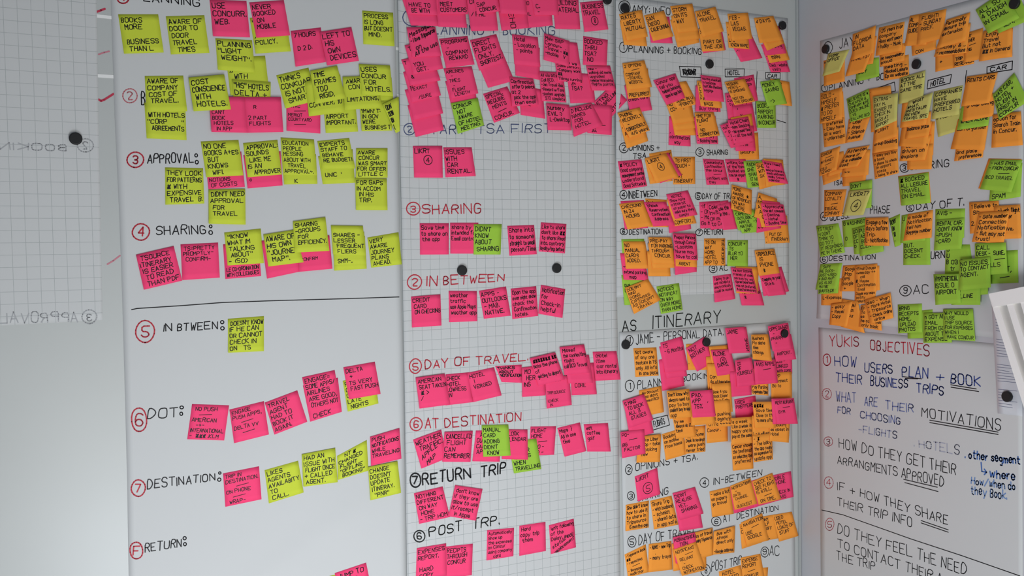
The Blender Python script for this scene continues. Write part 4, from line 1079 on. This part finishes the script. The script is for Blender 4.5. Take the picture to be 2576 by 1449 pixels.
LE = [(994, 0), (998, 225), (1003, 385), (1006.6, 565), (1011, 755), (1014, 850), (1018, 1075), (1021, 1285), (1024, 1500)]
CL = [(1001, 0), (1004.5, 160), (1007, 385), (1010.5, 540), (1014, 755), (1016, 850), (1019, 1075), (1022, 1285), (1025, 1500)]
CR = [(1544, 0), (1547, 300), (1549, 600), (1554, 850), (1556, 1010), (1559, 1300), (1561, 1500)]
def crease(px):
    t = (px[:, 0] - 985) * .725 + (px[:, 1] - 1215) * .689
    n = np.abs((px[:, 0] - 985) * .61 - (px[:, 1] - 1215) * -.792) / 1.0
    return .0055 * np.exp(-(n / 28) ** 2) * np.clip((px[:, 1] - 1225) / 60, 0, 1)
def lift_left(px): return .0065 * np.clip(1 - (px[:, 0] - 1005) / 60, 0, 1) ** 2
def lift_amy(px): return .006 * np.clip(1 - (px[:, 0] - 1549) / 30, 0, 1) ** 2 * np.clip((420 - px[:, 1]) / 100, 0, 1)
def ph(wall, p, org): return tuple(wall.local(wall.proj([p]) - org)[0][:2])
LINE = (.30, .33, .33)
def sheet(wall, a, material, label, z=.0008, hf=None, anchor=None, strength=1.0):
    s = Sheet(wall, *a, z=z, hf=hf); org = s.P.mean(0)
    if material is None: material = grid_mat('squared_paper', PAPER, LINE, ph(wall, anchor, org), width=.0011, strength=strength)
    s.build('flip_chart_sheet', material, label, 'paper sheet', 'flip chart sheets on the walls'); return s
FAR = sheet(MAIN, ((-120, -60), (240, -60), (-120, 826), (258, 805), [(-120, 0), (-120, 900)], [(239, -60), (243, 0), (248, 300), (258, 805)]), None,
            'squared flip chart sheet hung back to front at the far left', anchor=(43, 22), strength=.75)
LEFT = sheet(MAIN, ((276, -60), (992, -60), (324, 1500), (1024, 1500), [(277, -60), (279, 0), (289, 300), (300, 530), (308, 755), (314, 975), (320, 1205), (322.5, 1375), (325, 1500)], LE),
             noisy('plain_paper', PAPER, .02, 4), 'plain white flip chart sheet headed APPROVAL, SHARING and DOT', hf=crease)
MID = sheet(MAIN, ((999, -60), (1543, -60), (1025, 1500), (1561, 1500), CL, CR), None, 'squared flip chart sheet with red headings SHARING and IN BETWEEN', z=.002, hf=lift_left, anchor=(1304, 380.2))
AMY = sheet(MAIN, ((1549, -10), (1982, 47), (1551, 748), (1985, 732), [(1549, -10), (1550, 450), (1551, 748)], [(1982, 40), (1985, 740)]), None,
            'upper squared sheet left of the corner, headed PLANNING + BOOKING', z=.0025, hf=lift_amy, anchor=(1579, 216), strength=.8)
JAM = sheet(MAIN, ((1558.2, 836), (1988.5, 809), (1571, 1500), (2001, 1500), [(1558.2, 836), (1564.8, 1205), (1569, 1400), (1571, 1500)], [(1988.5, 809), (1994, 1190), (1999.5, 1363), (2001, 1500)]),
            noisy('plain_paper_b', PAPER, .02, 4), 'lower plain sheet left of the corner, headed PERSONAL DATA', z=.0022)
JAY = sheet(RIGHT, ((2063, 103), (2574, -36), (2053.5, 801), (2574, 858), [(2063, 100), (2063, 217), (2061, 338), (2059, 555), (2055, 777), (2053.5, 810)], [(2574, -40), (2574, 860)]),
            noisy('plain_paper_c', PAPER, .02, 4), 'upper sheet on the right-hand wall covered in orange and green notes')
YUK = sheet(RIGHT, ((2059, 824), (2571, 871), (2065, 1500), (2573, 1500), [(2059, 824), (2062, 1040), (2065, 1500)], [(2571, 871), (2573, 1500)]),
            noisy('plain_paper_d', PAPER, .02, 4), 'lower sheet on the right-hand wall with red heading OBJECTIVES')
for s, d, seed in ((FAR, H_FAR, 1), (LEFT, H_LEFT, 2), (MID, H_CENTER, 3), (AMY, H_AMY, 4), (JAM, H_JAMIE, 5), (JAY, H_JAY, 6), (YUK, H_YUKI, 7)):
    sheet_writing(s, [l for l in d.strip().split('\n') if len(l.split(';')) >= 3 and not l.endswith(';o')], seed)
rr = random.Random(9)
for l in H_COLON.strip().split('\n'):
    [px_part(LEFT, 'colon_dot', [circle_stroke(*[float(v) for v in p.split()], rr)], 'K') for p in l.split(';')]
px_part(LEFT, 'ruled_line', [[(331, 779), (345, 776), (455, 769), (560, 761), (700, 756), (850, 752), (1004, 747)]], 'K', 'long black ruled line', 2.2)
px_part(AMY, 'divider_line', [[(1904.6, 180), (1903, 215), (1900, 288)], [(1954, 302), (1968, 306), (1977, 309)]], 'K')
px_part(JAY, 'divider_line', [[(2432, 177), (2429, 195), (2428, 228)]], 'K')
for _u in [[(2271.5, 947.5), (2318.7, 953)], [(2277, 952), (2309, 953)], [(2391.5, 968), (2456, 978.5)], [(2392, 974), (2462, 985)], [(2338.7, 1057), (2511, 1087)], [(2338.7, 1063), (2511, 1093)],
    [(2273, 1205.7), (2358, 1225.7)], [(2276, 1214), (2360, 1236.6)], [(2317, 1309.5), (2385.5, 1333)], [(2317, 1315.5), (2385.5, 1339)]]: px_part(YUK, 'underline', [_u], 'K')
px_part(YUK, 'ruled_line', [[(2067, 1283), (2120, 1295), (2292, 1356), (2420, 1398), (2566, 1449)]], 'K', 'long black slanting line')
px_part(YUK, 'arrow', [[(2468, 1163), (2470, 1186), (2482, 1188)], [(2476, 1180), (2482, 1188), (2476, 1194)]], 'U')
# marker straight on the board
def board_mark(strokes, ink, label):
    S = [MAIN.local(on_main(s, .0004)) for s in strokes]; V, F = ribbon(S, INK_W[ink] * .001)
    tag(link('marker_writing', MAIN.world(np.array(V)), F, INK_MAT[ink], MAIN), label, 'writing')
def words(txt, quad, rnd):
    st, w = text_strokes(txt, rnd, .2, True); q = np.array(quad, float).reshape(4, 2)
    return [bil(q, np.array([x / w for x, y in s]), np.array([1 - y / 6 for x, y in s])) for s in st]
board_mark(words('AS', (1566, 808, 1600, 804, 1600, 831, 1566, 834), rr) + words('ITINERARY', (1642, 796, 1812, 781, 1812, 811, 1642, 826), rr), 'T2', 'black marker words AS ITINERARY on the bare board between two sheets')
board_mark([[(243, 30), (254, 26), (264, 22)]], 'RED', 'topmost short red dash on the board strip beside the left sheet')
board_mark([[(248, 137), (262, 132), (275, 129)]], 'RP', 'faded pink dash on the board strip, between two red marks')
board_mark([[(248, 250), (254, 254), (262, 251), (286, 236)]], 'RED', 'red tick on the board strip beside the left sheet')
board_mark([[(270, 665), (285, 656), (302, 643)]], 'RP', 'faint pink dash on the board, lowest beside the left sheet')

place_notes(MAIN, A_LEFT, [LEFT], 'sticky notes on the left sheet', 11)
place_notes(MAIN, B_CENTER, [MID], 'sticky notes on the middle sheet', 12)
place_notes(MAIN, C_AMY, [AMY], 'sticky notes on the upper sheet by the corner', 13)
place_notes(MAIN, D_JAMIE, [JAM], 'sticky notes on the lower sheet by the corner', 14)
place_notes(RIGHT, E_JAY, [JAY], 'sticky notes on the right-hand wall', 15)

# printed page and the slatted panel at the right edge
DOC = Sheet(RIGHT, (2494, 752), (2573, 745), (2510, 1040), (2572, 1047), [(2494, 752), (2499, 850), (2510, 1040)], [(2573, 745), (2572, 1047)], z=.0022, nu=4, nv=8)
DOC.build('printed_page', mat('printed_paper', (.66, .68, .72), .6), 'printed page of small text behind the white slatted panel', 'page', None)
tl = []
for y in range(790, 1036, 7):
    if (y // 7) % 9 in (2, 3): continue
    x = 2504 + (y - 790) * .035; tl.append([(x, y), (x + rr.uniform(30, 52), y + 5)])
px_part(DOC, 'printed_text', tl, 'B', None, .9)
WHITE = mat('white_plastic', (.93, .91, .88), .5, .3)
sp = on_right([(2530, 860)], .06)[0]
root = bpy.data.objects.new('slatted_panel', None); sc.collection.objects.link(root)
M0 = Matrix(RIGHT.R.tolist()).to_4x4(); M0.translation = Vector(sp); root.matrix_world = M0; MW[root.name] = M0
tag(root, 'white slatted panel leaning into view at the right edge', 'panel')
def prism(name, pts, h0, h1):
    a = on_right(pts, h1); b = on_right(pts, h1) - RIGHT.R[:, 2] * (h1 - h0); n = len(pts)
    F = [tuple(range(n))[::-1], tuple(range(n, 2 * n))] + [(i, (i + 1) % n, n + (i + 1) % n, n + i) for i in range(n)]
    link(name, np.vstack((a, b)), F, WHITE, RIGHT, root)
prism('top_rail', [(2487, 739), (2640, 708), (2650, 748), (2500, 772)], .035, .062)
for x in (0, 36, 70, 104):
    prism('slat', [(2487 + x, 742 - x * .2), (2506 + x, 752 - x * .2), (2608 + x, 1060), (2588 + x, 1065)], .03, .060)
prism('back_sheet', [(2500, 765), (2640, 735), (2740, 1060), (2600, 1062)], .027, .0285)

# magnets
BLACK = mat('black_magnet', (.012, .012, .013), .45, .35)
def magnet(wall, px, under, label):
    h = top_height(wall, px, under) + .0004; c = wall.proj([px], h + .004)[0]; r = .0128; n = 32; T = .0075
    prof = [(0, 0), (r * .96, 0), (r, .0006), (r, T - .0012), (r * .93, T - .0002), (r * .8, T), (0, T)]
    V = [(0, 0, 0)]; F = []
    for rad, z in prof[1:-1]: V += [(rad * math.cos(2 * math.pi * i / n), rad * math.sin(2 * math.pi * i / n), z) for i in range(n)]
    V.append((0, 0, T)); k = len(prof) - 2
    for i in range(n):
        j = (i + 1) % n; F.append((0, 1 + j, 1 + i)); F.append((len(V) - 1, 1 + (k - 1) * n + i, 1 + (k - 1) * n + j))
        for q in range(k - 1): F.append((1 + q * n + i, 1 + q * n + j, 1 + (q + 1) * n + j, 1 + (q + 1) * n + i))
    base = wall.proj([px], h)[0]
    tag(link('round_magnet', wall.world(np.array(V)) + c - wall.R[:, 2] * .004, F, BLACK, wall, origin=base), label, 'magnet', 'round black magnets')
for w, p, u, l in ((MAIN, (190.5, 348.7), [FAR], 'round black magnet on the far left squared sheet'),
    (MAIN, (1528, -1), [MID], 'round black magnet cut by the top edge above the BUSINESS TRAVEL note'),
    (MAIN, (1162.7, 680.2), [MID], 'round black magnet just above the red IN BETWEEN heading'),
    (MAIN, (1400.8, 674.7), [MID], 'round black magnet alone right of the IN BETWEEN heading'),
    (MAIN, (1572.6, 20), [AMY], 'round black magnet above the RATES MUTUAL note'),
    (MAIN, (1969, 64), [AMY], 'round black magnet right of the 4 DAYS note'),
    (MAIN, (1785.4, 161), [AMY], 'round black magnet above the boxed word HOTEL, upper corner sheet'),
    (MAIN, (1574.7, 867), [JAM], 'round black magnet at the top left of the PERSONAL DATA sheet'),
    (MAIN, (1777.5, 860.7), [JAM], 'round black magnet holding the NOT BOTHER note'),
    (MAIN, (1974, 839), [JAM], 'round black magnet on the PHARM note'),
    (RIGHT, (2076.4, 123.5), [JAY], 'round black magnet above the pale HOME OFFICE note'),
    (RIGHT, (2304.7, 161.5), [JAY], 'round black magnet above the BOOKS ALL AT THE SAME TIME note'),
    (RIGHT, (2551.7, 8.7), [JAY], 'round black magnet on the green DAUGH IN EMAIL note'),
    (RIGHT, (2533, 997.7), [DOC], 'round black magnet on the printed page')): magnet(w, p, u, l)
bad = [k for k, n in USED.items() if n > 1 or not 4 <= len(k.split()) <= 16]
print('NOTES', len(PLACED), 'LABEL ISSUES', bad[:30])
